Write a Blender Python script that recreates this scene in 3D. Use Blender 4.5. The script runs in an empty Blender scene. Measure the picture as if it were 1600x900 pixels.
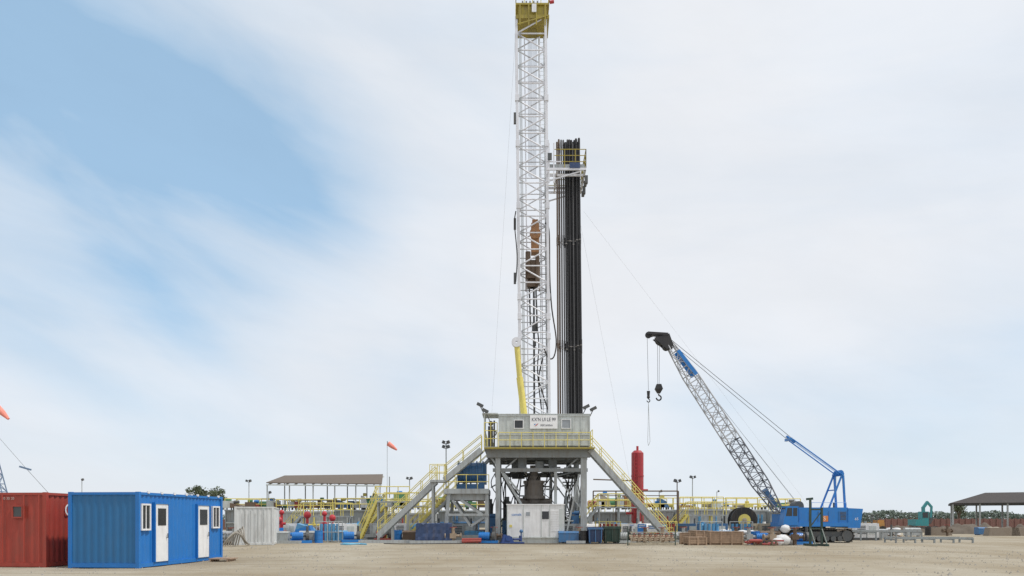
import bpy, math, random, bmesh
from mathutils import Vector, Matrix
from mathutils import noise as mn
R=random.Random(7)
F=1200.0; HZ=812.0; EYE=1.65
def P(u,v,d): return Vector(((u-800)*d/F, d, EYE+(HZ-v)*d/F))
def XX(u,d): return (u-800)*d/F
def ZZ(v,d): return EYE+(HZ-v)*d/F
V=Vector
sc=bpy.context.scene
COL=sc.collection
sc.view_settings.view_transform='Standard'
sc.view_settings.look='None'
sc.view_settings.exposure=0
# ---------------------------------------------------------------- materials
MATS={}
def mat(name,col,rough=.55,metal=0.0,var=.12,scale=2.5,dirt=.25,dcol=(.16,.12,.085),bump=0.0,streak=True):
    if name in MATS: return MATS[name]
    m=bpy.data.materials.new(name); m.use_nodes=True; nt=m.node_tree; N=nt.nodes; L=nt.links
    b=N['Principled BSDF']; b.inputs['Roughness'].default_value=rough; b.inputs['Metallic'].default_value=metal
    tc=N.new('ShaderNodeTexCoord')
    n1=N.new('ShaderNodeTexNoise'); n1.inputs['Scale'].default_value=scale; n1.inputs['Detail'].default_value=6
    L.new(tc.outputs['Object'],n1.inputs['Vector'])
    r1=N.new('ShaderNodeMix'); r1.data_type='RGBA'
    r1.inputs[6].default_value=(*[c*(1-var) for c in col],1); r1.inputs[7].default_value=(*[min(1,c*(1+var)) for c in col],1)
    L.new(n1.outputs['Fac'],r1.inputs[0])
    mp=N.new('ShaderNodeMapping'); mp.inputs['Scale'].default_value=(3,3,.5) if streak else (1,1,1)
    L.new(tc.outputs['Object'],mp.inputs['Vector'])
    n2=N.new('ShaderNodeTexNoise'); n2.inputs['Scale'].default_value=1.7; n2.inputs['Detail'].default_value=8; n2.inputs['Roughness'].default_value=.7
    L.new(mp.outputs[0],n2.inputs['Vector'])
    mr=N.new('ShaderNodeMapRange'); mr.inputs[1].default_value=.47; mr.inputs[2].default_value=.75; mr.inputs[3].default_value=0; mr.inputs[4].default_value=dirt*2
    L.new(n2.outputs['Fac'],mr.inputs[0])
    r2=N.new('ShaderNodeMix'); r2.data_type='RGBA'; r2.inputs[7].default_value=(*dcol,1)
    L.new(mr.outputs[0],r2.inputs[0]); L.new(r1.outputs[2],r2.inputs[6]); L.new(r2.outputs[2],b.inputs['Base Color'])
    if bump:
        bp=N.new('ShaderNodeBump'); bp.inputs['Strength'].default_value=bump; bp.inputs['Distance'].default_value=.05
        L.new(n1.outputs['Fac'],bp.inputs['Height']); L.new(bp.outputs[0],b.inputs['Normal'])
    MATS[name]=m; return m
WHITE=mat('white_paint',(.76,.77,.78),.5,dirt=.13)
MASTW=mat('mast_white_steel',(.72,.73,.77),.45,dirt=.15,dcol=(.35,.32,.3))
GREY=mat('grey_steel',(.38,.41,.415),.55,dirt=.32)
LGREY=mat('light_grey_panel',(.53,.57,.56),.5,dirt=.22)
DGREY=mat('dark_steel',(.08,.088,.093),.6,dirt=.3)
TANKG=mat('tank_grey',(.42,.45,.46),.6,dirt=.3)
TANKD=mat('tank_dull',(.28,.31,.32),.65,dirt=.35)
YEL=mat('yellow_paint',(.70,.60,.16),.55,dirt=.15)
OLIVE=mat('crown_yellow',(.36,.29,.04),.5,dirt=.4)
BLUE=mat('container_blue',(.012,.165,.50),.45,var=.12,dirt=.10,dcol=(.10,.18,.26))
CBLUE=mat('crane_blue',(.018,.19,.55),.4,dirt=.15,dcol=(.1,.14,.2))
MBLUE=mat('machine_blue',(.05,.16,.34),.5,dirt=.3)
PBLUE=mat('pale_machine_blue',(.10,.32,.55),.5,dirt=.25)
DBLUE=mat('tarpaulin_blue',(.035,.065,.15),.7,dirt=.2,bump=.6)
RED=mat('container_red',(.36,.05,.032),.5,dirt=.28,dcol=(.16,.07,.05))
VRED=mat('vivid_red',(.48,.03,.04),.45,dirt=.2)
DRED=mat('dull_red',(.33,.06,.05),.6)
BLK=mat('black_steel',(.022,.022,.024),.5,dirt=.15,dcol=(.1,.08,.06))
PIPE1=mat('pipe_dark',(.018,.018,.020),.45,dirt=.1,dcol=(.06,.05,.045))
PIPE2=mat('pipe_brown',(.13,.095,.07),.5,dirt=.4,dcol=(.16,.10,.07))
PIPE3=mat('pipe_grey',(.085,.085,.088),.4,dirt=.25,dcol=(.05,.045,.04))  # grey pipes; between black ones the lighter tone stands in for highlights
JOINT=mat('pipe_joint_worn',(.22,.21,.2),.35,dirt=.2)
ORG=mat('orange_machine',(.34,.16,.06),.5,dirt=.5)
BRN=mat('rusty_brown',(.14,.095,.065),.65,dirt=.4)
BOPM=mat('wellhead_grey',(.19,.17,.15),.55,dirt=.4)
GRN=mat('green_paint',(.02,.055,.045),.5,dirt=.25)
LGRN=mat('bright_green',(.09,.27,.13),.5,dirt=.3)
TEAL=mat('teal_paint',(.03,.25,.27),.45,dirt=.2)
WOOD=mat('crate_wood',(.36,.25,.17),.75,var=.35,scale=6,dirt=.3)
GLASS=mat('window_glass',(.03,.035,.04),.12,dirt=.05)
PGLASS=mat('pale_window',(.30,.33,.36),.2,dirt=.1)
SOCK=mat('windsock_fabric',(.85,.28,.22),.8,dirt=.05)
ROOFM=mat('corrugated_roof',(.14,.115,.095),.9,dirt=.4)
ROOFD=mat('dark_roof',(.06,.055,.055),.95,dirt=.2)
WALLM=mat('boundary_wall_red',(.20,.10,.085),.8,dirt=.35)  # red faded so the colour itself carries the distance haze
TRACK=mat('track_steel',(.05,.046,.042),.7,dirt=.4,dcol=(.2,.17,.13))
CONC=mat('concrete',(.36,.34,.30),.85,dirt=.3)
BAG=mat('white_sack',(.70,.71,.72),.8,dirt=.15,bump=.5)
HOSEB=mat('light_blue_hose',(.12,.42,.62),.5,dirt=.1)
RUB=mat('rubber',(.02,.02,.02),.7,dirt=.2)
WIRE=mat('wire_rope',(.5,.5,.52),.5,dirt=.1)
LEAF=mat('foliage',(.085,.11,.06),.8,var=.5,scale=1.2,dirt=.15,streak=False)
BARK=mat('bark',(.12,.09,.07),.9)
TXT=mat('lettering_white',(.78,.78,.78),.6,dirt=.05)
TXD=mat('lettering_dark',(.04,.045,.07),.6,dirt=.0)
TAN=mat('tan_pipe',(.36,.28,.2),.6)
BEIGE=mat('beige_paint',(.46,.41,.31),.6,dirt=.3)
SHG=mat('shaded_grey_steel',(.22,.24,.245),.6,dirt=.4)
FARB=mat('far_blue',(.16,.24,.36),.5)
# ---------------------------------------------------------------- mesh builder
ORIG={}
A1={'leg','brace','post','floor_beam','base_beam','sheave','splice_plate','junction_box','elevator_link','rafter','roof_clip','locking_bar','nozzle','wall_rib','seam','crossbar','batten'}
A2={'railing','rib','hose','stay_rope','hoist_rope','pendant_rope','skid','wheel','track','foot','valve_wheel','stand','flange','boom_nameplate','cable','floodlight','drilling_line','roller','valve','gantry','window','canopy','fluid_end','crown_railing','trim','body_railing','handrail','upright','pipework'}
class M:
    def __init__(s): s.v=[]; s.f=[]
    def quad(s,*p):
        i=len(s.v); s.v+= [V(q) for q in p]; s.f.append(tuple(range(i,i+len(p)))); return s
    def box(s,x0,x1,y0,y1,z0,z1):
        i=len(s.v)
        s.v+=[V((x,y,z)) for z in (z0,z1) for y in (y0,y1) for x in (x0,x1)]
        for f in ((0,2,3,1),(4,5,7,6),(0,1,5,4),(2,6,7,3),(0,4,6,2),(1,3,7,5)): s.f.append(tuple(i+k for k in f))
        return s
    def prism(s,a,b):
        i=len(s.v); s.v+=[V(p) for p in a]+[V(p) for p in b]
        s.f+=[(i+3,i+2,i+1,i),(i+4,i+5,i+6,i+7)]
        for k in range(4): s.f.append((i+k,i+(k+1)%4,i+4+(k+1)%4,i+4+k))
        return s
    def beam(s,p,q,w=.1,h=None,up=(0,0,1)):
        h=w if h is None else h; p=V(p);q=V(q); d=(q-p)
        if d.length<1e-6: return s
        d.normalize(); up=V(up)
        if abs(d.dot(up))>.98: up=V((0,1,0)) if abs(d.y)<.9 else V((1,0,0))
        x=d.cross(up).normalized(); y=x.cross(d).normalized()
        c=[x*(-w/2)+y*(-h/2),x*(w/2)+y*(-h/2),x*(w/2)+y*(h/2),x*(-w/2)+y*(h/2)]
        return s.prism([p+k for k in c],[q+k for k in c])
    def tube(s,p,q,r,r2=None,n=8):
        r2=r if r2 is None else r2; p=V(p);q=V(q); d=(q-p)
        if d.length<1e-6: return s
        d.normalize(); up=V((0,0,1)) if abs(d.z)<.9 else V((1,0,0))
        x=d.cross(up).normalized(); y=x.cross(d); i=len(s.v)
        for (c,rr) in ((p,r),(q,r2)):
            for k in range(n):
                a=2*math.pi*k/n; s.v.append(c+x*(rr*math.cos(a))+y*(rr*math.sin(a)))
        for k in range(n): s.f.append((i+k,i+(k+1)%n,i+n+(k+1)%n,i+n+k))
        s.f.append(tuple(i+k for k in reversed(range(n)))); s.f.append(tuple(i+n+k for k in range(n)))
        return s
    def path(s,pts,r,n=6):
        for a,b in zip(pts,pts[1:]): s.tube(a,b,r,n=n)
        return s
    def ring(s,c,axis,ro,ri,w,n=24):
        c=V(c);a=V(axis).normalized(); up=V((0,0,1)) if abs(a.z)<.9 else V((1,0,0))
        x=a.cross(up).normalized(); y=x.cross(a); i=len(s.v)
        for k in range(n):
            t=2*math.pi*k/n; e=x*math.cos(t)+y*math.sin(t)
            s.v+=[c+e*ro-a*w/2,c+e*ro+a*w/2,c+e*ri+a*w/2,c+e*ri-a*w/2]
        for k in range(n):
            o=i+4*k; p=i+4*((k+1)%n)
            for j in range(4): s.f.append((o+j,p+j,p+(j+1)%4,o+(j+1)%4))
        return s
    def ball(s,c,r,n=10,m=7,sq=(1,1,1),jit=0):
        c=V(c); i=len(s.v)
        for a in range(m+1):
            t=math.pi*a/m
            for b in range(n):
                ph=2*math.pi*b/n; rr=r*(1+R.uniform(-jit,jit))
                s.v.append(c+V((rr*math.sin(t)*math.cos(ph)*sq[0],rr*math.sin(t)*math.sin(ph)*sq[1],rr*math.cos(t)*sq[2])))
        for a in range(m):
            for b in range(n):
                s.f.append((i+a*n+b,i+(a+1)*n+b,i+(a+1)*n+(b+1)%n,i+a*n+(b+1)%n))
        return s
    def rail(s,pts,h=1.1,sp=1.3,r=.028,mid=2):
        for a,b in zip(pts,pts[1:]):
            a=V(a);b=V(b);L=(b-a).length;n=max(1,round(L/sp))
            for k in range(n+1):
                c=a+(b-a)*k/n; s.tube(c,c+V((0,0,h)),r,n=5)
            for j in range(1,mid+1):
                o=V((0,0,h*j/mid)); s.tube(a+o,b+o,r,n=5)
        return s
    def lattice(s,A,B,n,rl,rb,x=False):
        A=[V(p) for p in A];B=[V(p) for p in B]
        for k in range(4): s.tube(A[k],B[k],rl,n=6)
        for j in range(n+1):
            t=j/n; q=[A[k].lerp(B[k],t) for k in range(4)]
            for k in range(4): s.tube(q[k],q[(k+1)%4],rb,n=5)
            if j<n:
                t2=(j+1)/n; q2=[A[k].lerp(B[k],t2) for k in range(4)]
                for k in range(4):
                    k2=(k+1)%4
                    if j%2==k%2 or x: s.tube(q[k],q2[k2],rb,n=5)
                    if j%2!=k%2 or x: s.tube(q[k2],q2[k],rb,n=5)
        return s
    def corr(s,p,d,L,z0,z1,nrm,pitch=.27,depth=.036):
        p=V(p);d=V(d).normalized();nrm=V(nrm).normalized(); n=max(1,round(L/pitch)); pt=L/n; prof=[]
        for k in range(n):
            b=k*pt; prof+=[(b,0),(b+pt*.25,0),(b+pt*.5,-depth),(b+pt*.75,-depth)]
        prof.append((L,0)); i=len(s.v)
        for (t,o) in prof:
            q=p+d*t+nrm*o; s.v+=[V((q.x,q.y,z0)),V((q.x,q.y,z1))]
        for k in range(len(prof)-1): s.f.append((i+2*k,i+2*k+2,i+2*k+3,i+2*k+1))
        return s
    def comps(s,cluster):
        par=list(range(len(s.v)))
        def fd(a):
            while par[a]!=a: par[a]=par[par[a]]; a=par[a]
            return a
        for f in s.f:
            r=fd(f[0])
            for k in f[1:]: par[fd(k)]=r
        g={}
        for f in s.f: g.setdefault(fd(f[0]),[]).append(f)
        gs=list(g.values())
        if not cluster: return gs
        bb=[]
        for fs in gs:
            ids={k for f in fs for k in f}; bb.append(([min(s.v[k][a] for k in ids)-.03 for a in range(3)],[max(s.v[k][a] for k in ids)+.03 for a in range(3)]))
        n=len(gs); pr=list(range(n))
        def fe(a):
            while pr[a]!=a: pr[a]=pr[pr[a]]; a=pr[a]
            return a
        for i in range(n):
            for j in range(i+1,n):
                if all(bb[i][0][a]<bb[j][1][a] and bb[j][0][a]<bb[i][1][a] for a in range(3)): pr[fe(j)]=fe(i)
        o={}
        for i in range(n): o.setdefault(fe(i),[]).extend(gs[i])
        return list(o.values())
    def make(s,name,m,parent=None,label=None,local=False,smooth=False):
        if parent is not None and (name in A1 or name in A2):
            cs=s.comps(name in A2)
            if 1<len(cs)<=100:
                first=None
                for fs in cs:
                    ids=sorted({k for f in fs for k in f}); mp={k:i for i,k in enumerate(ids)}
                    t=M(); t.v=[s.v[k] for k in ids]; t.f=[tuple(mp[k] for k in f) for f in fs]
                    o=t._make(name,m,parent,label,local,smooth); first=first or o
                return first
        return s._make(name,m,parent,label,local,smooth)
    def _make(s,name,m,parent=None,label=None,local=False,smooth=False):
        me=bpy.data.meshes.new(name)
        o=V((0,0,0))
        if parent is not None and not local: o=ORIG[parent.name]
        me.from_pydata([tuple(p-o) for p in s.v],[],s.f); me.materials.append(m); me.update()
        if smooth:
            for p in me.polygons: p.use_smooth=True
        ob=bpy.data.objects.new(name,me); COL.objects.link(ob)
        if parent is not None:
            ob.parent=parent; ORIG[ob.name]=ORIG[parent.name]
        if label: ob['label']=label
        return ob
    def solo(s,name,m,label,cat,group=None,base=None,smooth=False,kind=None):
        xs=[p.x for p in s.v];ys=[p.y for p in s.v];zs=[p.z for p in s.v]
        b=V(((min(xs)+max(xs))/2,(min(ys)+max(ys))/2,min(zs))) if base is None else V(base)
        s.v=[p-b for p in s.v]
        ob=s._make(name,m,None,None,True,smooth); ob.location=b; ORIG[ob.name]=b
        ob['label']=label; ob['category']=cat
        if group: ob['group']=group
        if kind: ob['kind']=kind
        return ob
def thing(name,label,cat,loc=(0,0,0),rz=0,group=None):
    e=bpy.data.objects.new(name,None); COL.objects.link(e); e.location=loc; e.rotation_euler=(0,0,rz)
    e.empty_display_size=.3
    e['label']=label; e['category']=cat
    if group: e['group']=group
    ORIG[e.name]=V(loc); return e
def dup(root,loc,rz=None,rot=None):
    def rec(o,par):
        c=o.copy(); COL.objects.link(c)
        if par is not None: c.parent=par
        for ch in list(o.children): rec(ch,c)
        return c
    c=rec(root,None); c.location=loc
    if rz is not None: c.rotation_euler=(0,0,rz)
    if rot is not None: c.rotation_euler=rot
    ORIG[c.name]=V(loc)
    return c
def killtree(o):
    for c_ in list(o.children): killtree(c_)
    bpy.data.objects.remove(o)
def text(name,body,size,pos,rot,m,parent,label=None,sx=1.0):
    cu=bpy.data.curves.new(name,'FONT'); cu.body=body; cu.size=size; cu.extrude=.004; cu.align_x='CENTER'; cu.align_y='CENTER'
    t=bpy.data.objects.new(name+'_tmp',cu); COL.objects.link(t)
    dg=bpy.context.evaluated_depsgraph_get(); dg.update()
    me=bpy.data.meshes.new_from_object(t.evaluated_get(dg)); bpy.data.objects.remove(t)
    me.materials.clear(); me.materials.append(m)
    for v in me.vertices: v.co.x*=sx
    o=bpy.data.objects.new(name,me); COL.objects.link(o); o.parent=parent; o.location=pos; o.rotation_euler=rot
    ORIG[o.name]=V(pos)
    if label:o['label']=label
    return o
FR=(math.pi/2,0,0); SD=(math.pi/2,0,math.pi/2)
def arc(pts,n=10):
    out=[]; P_=[V(p) for p in pts]
    for i in range(len(P_)-1):
        p0=P_[max(i-1,0)];p1=P_[i];p2=P_[i+1];p3=P_[min(i+2,len(P_)-1)]
        for k in range(n):
            t=k/n; out.append(.5*((2*p1)+(p2-p0)*t+(2*p0-5*p1+4*p2-p3)*t*t+(3*p1-p0-3*p2+p3)*t**3))
    out.append(P_[-1]); return out
# ---------------------------------------------------------------- world
w=bpy.data.worlds.new("World"); sc.world=w; w.use_nodes=True
nt=w.node_tree; N=nt.nodes; L=nt.links; N.clear()
out=N.new('ShaderNodeOutputWorld'); sky=N.new('ShaderNodeTexSky'); sky.sky_type='NISHITA'; sky.sun_disc=False
SUN_EL=math.radians(58); SUN_AZ=math.radians(106)
sky.sun_elevation=SUN_EL; sky.sun_rotation=SUN_AZ; sky.air_density=1.0; sky.dust_density=.6; sky.ozone_density=2.0
bg1=N.new('ShaderNodeBackground'); bg1.inputs[1].default_value=.15; L.new(sky.outputs[0],bg1.inputs[0])
bg2=N.new('ShaderNodeBackground'); bg2.inputs[1].default_value=1.0
tc=N.new('ShaderNodeTexCoord')
def math_(op,a,b=None,clamp=False):
    n=N.new('ShaderNodeMath'); n.operation=op; n.use_clamp=clamp
    for i,x in enumerate((a,b)):
        if x is None: continue
        if isinstance(x,(int,float)): n.inputs[i].default_value=x
        else: L.new(x,n.inputs[i])
    return n.outputs[0]
def maprange(x,a,b,c,d,smooth=True):
    n=N.new('ShaderNodeMapRange'); n.interpolation_type='SMOOTHSTEP' if smooth else 'LINEAR'
    L.new(x,n.inputs[0])
    for i,k in enumerate((a,b,c,d)): n.inputs[i+1].default_value=k
    return n.outputs[0]
def noise(rot,scl,scale,detail=6,rough=.55,dist=0.0,loc=(0,0,0)):
    m1=N.new('ShaderNodeMapping'); m1.inputs['Rotation'].default_value=(0,rot,0); L.new(tc.outputs['Generated'],m1.inputs[0])
    m2=N.new('ShaderNodeMapping'); m2.inputs['Scale'].default_value=scl; m2.inputs['Location'].default_value=loc; L.new(m1.outputs[0],m2.inputs[0])
    n=N.new('ShaderNodeTexNoise'); n.inputs['Scale'].default_value=scale; n.inputs['Detail'].default_value=detail
    n.inputs['Roughness'].default_value=rough; n.inputs['Distortion'].default_value=dist
    L.new(m2.outputs[0],n.inputs[0]); return n.outputs['Fac']
n_big=noise(math.radians(-24),(1,1,2.6),2.2,6,.5,.3,(.4,0,.3))
n_fine=noise(math.radians(-20),(1,1,3.4),4.5,7,.55,.5,(3,1,2))
n_low=noise(math.radians(-4),(1,1,6),1.6,6,.55,.3,(5,2,7))
def blob(u,v,rad,wt):
    d=V(((u-800)/F,1,(HZ-v)/F)).normalized()
    n=N.new('ShaderNodeVectorMath'); n.operation='DISTANCE'; L.new(tc.outputs['Generated'],n.inputs[0]); n.inputs[1].default_value=d
    return maprange(n.outputs['Value'],rad,0.0,0,wt)
s=None
for b in ((0,240,.34,.42),(190,280,.24,.42),(370,300,.22,.40),(480,345,.15,.30),(60,60,.35,.28),(300,120,.25,.20),(-300,150,.45,.4),(560,190,.25,.15),(280,535,.2,.20),(680,600,.22,.22),(1560,650,.25,.28),(1150,690,.28,.16),(330,700,.3,.14),(1500,60,.35,.08),(820,120,.25,.08)):
    x=blob(*b); s=x if s is None else math_('ADD',s,x)
thin=maprange(n_big,.30,.70,1.30,.40)
fine=maprange(n_fine,.3,.72,1.12,.82)
blue=math_('MULTIPLY',math_('MULTIPLY',s,thin),fine)
blue=math_('ADD',blue,maprange(n_low,.40,.68,.0,.08))
blue=math_('MINIMUM',blue,.85)
cr=N.new('ShaderNodeMix'); cr.data_type='RGBA'; cr.inputs[6].default_value=(.865,.885,.925,1); cr.inputs[7].default_value=(.42,.66,.88,1)
L.new(maprange(blue,0,.9,0,1,False),cr.inputs[0])
cr2=N.new('ShaderNodeMix'); cr2.data_type='RGBA'; cr2.blend_type='MULTIPLY'; cr2.inputs[0].default_value=1
g2=N.new('ShaderNodeCombineColor')
sh=maprange(noise(math.radians(-12),(1,1,3),3.0,7,.6,.3,(9,4,1)),.3,.7,.955,1.015)
for i in range(3): L.new(sh,g2.inputs[i])
L.new(cr.outputs[2],cr2.inputs[6]); L.new(g2.outputs[0],cr2.inputs[7]); L.new(cr2.outputs[2],bg2.inputs[0])
cfac=math_('SUBTRACT',1.0,math_('MULTIPLY',blue,.42),True)
mx=N.new('ShaderNodeMixShader'); L.new(cfac,mx.inputs[0]); L.new(bg1.outputs[0],mx.inputs[1]); L.new(bg2.outputs[0],mx.inputs[2]); L.new(mx.outputs[0],out.inputs[0])
sl=bpy.data.lights.new('sun','SUN'); sl.energy=2.6; sl.angle=math.radians(3); sl.color=(1,.96,.9)
so=bpy.data.objects.new('sun',sl); COL.objects.link(so)
dv=V((math.sin(SUN_AZ)*math.cos(SUN_EL),math.cos(SUN_AZ)*math.cos(SUN_EL),math.sin(SUN_EL)))
so.rotation_euler=dv.to_track_quat('Z','Y').to_euler(); so.location=(20,-20,40)
# ---------------------------------------------------------------- camera
cd=bpy.data.cameras.new('camera'); cam=bpy.data.objects.new('camera',cd); COL.objects.link(cam); sc.camera=cam
cam.location=(0,0,EYE); cam.rotation_euler=(math.pi/2,0,0); cd.sensor_width=36; cd.lens=27; cd.shift_y=(HZ-450)/1600.0; cd.clip_end=6000; cd.clip_start=.5
# ---------------------------------------------------------------- ground
gm=bpy.data.materials.new('gravel_ground'); gm.use_nodes=True; gn=gm.node_tree.nodes; gl=gm.node_tree.links
b=gn['Principled BSDF']; b.inputs['Roughness'].default_value=.95; b.inputs['Specular IOR Level'].default_value=.15
gt=gn.new('ShaderNodeTexCoord')
def gnoise(scl,scale,detail=8,rough=.6,dist=0):
    m=gn.new('ShaderNodeMapping'); m.inputs['Scale'].default_value=scl; gl.new(gt.outputs['Object'],m.inputs[0])
    n=gn.new('ShaderNodeTexNoise'); n.inputs['Scale'].default_value=scale; n.inputs['Detail'].default_value=detail; n.inputs['Roughness'].default_value=rough; n.inputs['Distortion'].default_value=dist
    gl.new(m.outputs[0],n.inputs[0]); return n.outputs['Fac']
def gmix(f,a,c,lo,hi,amt=1):
    mr=gn.new('ShaderNodeMapRange'); gl.new(f,mr.inputs[0]); mr.inputs[1].default_value=lo; mr.inputs[2].default_value=hi; mr.inputs[4].default_value=amt
    m=gn.new('ShaderNodeMix'); m.data_type='RGBA'; gl.new(mr.outputs[0],m.inputs[0])
    for i,x in ((6,a),(7,c)):
        if isinstance(x,tuple): m.inputs[i].default_value=(*x,1)
        else: gl.new(x,m.inputs[i])
    return m.outputs[2]
c=gmix(gnoise((1,.45,1),.16,6),(.285,.24,.17),(.38,.345,.275),.38,.62)
c=gmix(gnoise((.22,1.6,1),.5,8,.65,.6),c,(.20,.155,.10),.5,.72,.65)
c=gmix(gnoise((.5,1.2,1),1.1,6,.7,.3),c,(.44,.41,.34),.55,.75,.5)
c=gmix(gnoise((1,1,1),7,4,.75),c,(.15,.125,.09),.54,.75,.5)
c=gmix(gnoise((1,1,1),14,3,.7),c,(.48,.45,.39),.6,.74,.45)
gl.new(c,b.inputs['Base Color'])
bp=gn.new('ShaderNodeBump'); bp.inputs['Strength'].default_value=.5; bp.inputs['Distance'].default_value=.06; gl.new(gnoise((1,1,1),5,8,.75),bp.inputs['Height']); gl.new(bp.outputs[0],b.inputs['Normal'])
g=M()
xs=[-2500,-600,-200,-120]+[-80+160*i/100 for i in range(101)]+[120,200,600,2500]
ys=[-40,0]+[15+85*i/90 for i in range(91)]+[130,200,500,4000]
for y in ys:
    for x in xs:
        z=0.0
        if 15<y<50 and abs(x)<80: z=.04*mn.noise(V((x*.25,y*.4,0)))+.02*mn.noise(V((x*.8,y*.9,4)))
        g.v.append(V((x,y,z)))
W_=len(xs)
for j in range(len(ys)-1):
    for i in range(W_-1): g.f.append((j*W_+i,j*W_+i+1,(j+1)*W_+i+1,(j+1)*W_+i))
go=g.make('ground',gm,smooth=True); go['kind']='structure'; go['label']='pale brown gravel and dirt yard stretching to the horizon'; go['category']='ground'
pb=M()
for k in range(2600):
    x=R.uniform(-22,26); y=R.uniform(21,50); r=R.uniform(.012,.04)
    if R.random()<.04: r*=2
    i=len(pb.v)
    pb.v+=[V((x-r,y-r*.7,-.03)),V((x+r,y-r*.7,-.03)),V((x+r*.8,y+r,-.03)),V((x-r*.8,y+r,-.03)),V((x+R.uniform(-.3,.3)*r,y,r*.9+.02))]
    for f in ((0,1,4),(1,2,4),(2,3,4),(3,0,4)): pb.f.append(tuple(i+q for q in f))
po=pb.make('gravel',CONC); po['kind']='stuff'; po['label']='loose grey stones scattered over the dirt yard'; po['category']='gravel'
def mound(cx,cy,rx,ry,h,col,label):
    m=M(); n,k=40,14
    for j in range(k+1):
        for i in range(n+1):
            a=-1+2*i/n; c_=-1+2*j/k; f=max(0,1-a*a)*max(0,1-c_*c_)
            m.v.append(V((cx+a*rx,cy+c_*ry,-.1+h*f**.7*(1+.7*mn.noise(V((a*5+cx,c_*3,2)))))))
    for j in range(k):
        for i in range(n): m.f.append((j*(n+1)+i,j*(n+1)+i+1,(j+1)*(n+1)+i+1,(j+1)*(n+1)+i))
    o=m.make('soil_mound',col,smooth=True); o['kind']='structure'; o['label']=label; o['category']='soil'
SOIL=mat('dark_soil',(.12,.10,.08),.95,var=.3,dirt=.2,bump=.8,streak=False)
mound(XX(1515,90),90,4.5,2,1.1,SOIL,'low dark mound of dug soil near the shed')
mound(XX(1590,84),84,4,2,.9,SOIL,'second low mound of dark soil beside concrete blocks')
mound(XX(1410,100),100,5,2,.8,SOIL,'low dark soil bank beside the excavator')
# ================================================================ containers
def wincor(root,side_x,t0,t1,z0,z1,glass=GLASS,fr=WHITE,name='window'):
    f=M(); e=.06
    for (a0,a1,c0,c1) in ((t0,t1,z0,z0+e),(t0,t1,z1-e,z1),(t0,t0+e,z0+e,z1-e),(t1-e,t1,z0+e,z1-e)):
        f.box(side_x-.03,side_x+.05,a0,a1,c0,c1)
    wn=f.make(name,fr,root,local=True)
    M().box(side_x-.03,side_x+.015,t0+e,t1-e,z0+e,z1-e).make('glass',glass,wn,local=True)
    if t1-t0>.5: M().box(side_x+.016,side_x+.035,(t0+t1)/2-.02,(t0+t1)/2+.02,z0+e,z1-e).make('mullion',fr,wn,local=True)
    return wn
def container(name,label,loc,rz,L_,W,H,m,fm=None,cat='container',group=None,endm=None):
    fm=fm or m
    root=thing(name,label,cat,loc,rz,group)
    w2=W/2;l2=L_/2; wl=M(); i_=.03
    wl.corr((w2-.1,l2-i_,0),(-1,0,0),W-.2,.16,H-.1,(0,1,0))
    wl.corr((w2-i_,-l2+.1,0),(0,1,0),L_-.2,.16,H-.1,(1,0,0)); wl.corr((-w2+i_,l2-.1,0),(0,-1,0),L_-.2,.16,H-.1,(-1,0,0))
    wl.make('wall',m,root,local=True)
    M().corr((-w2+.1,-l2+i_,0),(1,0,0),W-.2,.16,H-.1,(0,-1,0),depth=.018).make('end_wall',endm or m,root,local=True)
    fr=M()
    for sx in (-1,1):
        for sy in (-1,1):
            fr.box(sx*w2-.13*(sx>0),sx*w2+.13*(sx<0),sy*l2-.13*(sy>0),sy*l2+.13*(sy<0),.0,H)
    for z0,z1 in ((.0,.16),(H-.12,H-.012)):
        for sy in (-1,1): fr.box(-w2+.13,w2-.13,sy*l2-.1*(sy>0),sy*l2+.1*(sy<0),z0+.02,z1)
        for sx in (-1,1): fr.box(sx*w2-.1*(sx>0),sx*w2+.1*(sx<0),-l2+.13,l2-.13,z0+.02,z1)
    fr.make('frame',fm,root,local=True)
    M().box(-w2+.05,w2-.05,-l2+.05,l2-.05,H-.05,H-.02).make('roof',fm,root,local=True)
    return root
def place(cx,cy,rz,W,L_):
    c,s_=math.cos(rz),math.sin(rz); lx,ly=-W/2,L_/2
    return (cx+c*lx-s_*ly, cy+s_*lx+c*ly,0)
rz=-math.asin(.093)
bc=container('office_container','blue corrugated site office container with white doors and windows',place(-12.63,26,rz,2.55,6.06),rz,6.06,2.55,2.6,BLUE,endm=mat('shaded_teal_blue',(.018,.14,.33),.55,var=.1,dirt=.12,dcol=(.08,.15,.22)))  # end wall gets a darker blue, the shade on that face put into its colour
w2=1.275;t0=-3.03
wincor(bc,w2,t0+.10,t0+.66,1.28,2.2)
wincor(bc,w2,t0+5.12,t0+5.72,1.3,2.2)
for a0,a1 in ((.93,1.76),(3.9,4.8)):
    d=M().box(w2-.03,w2+.045,t0+a0,t0+a1,.17,2.2)
    d=d.make('door',WHITE,bc,local=True)
    M().box(w2+.047,w2+.06,t0+a0+.16,t0+a1-.16,1.45,2.05).make('door_glass',GLASS,d,local=True)
    h=M().tube((w2+.1,t0+a1-.12,1.0),(w2+.1,t0+a1-.12,1.16),.018,n=6); h.box(w2+.045,w2+.1,t0+a1-.135,t0+a1-.105,.99,1.01); h.make('handle',DGREY,d,local=True)
    q=M(); q.box(w2-.03,w2+.07,t0+a0-.06,t0+a0-.002,.16,2.26); q.box(w2-.03,w2+.07,t0+a1+.002,t0+a1+.06,.16,2.26); q.box(w2-.03,w2+.07,t0+a0-.002,t0+a1+.002,2.202,2.26); q.make('door_frame',BLUE,bc,local=True)
q=M()
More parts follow.
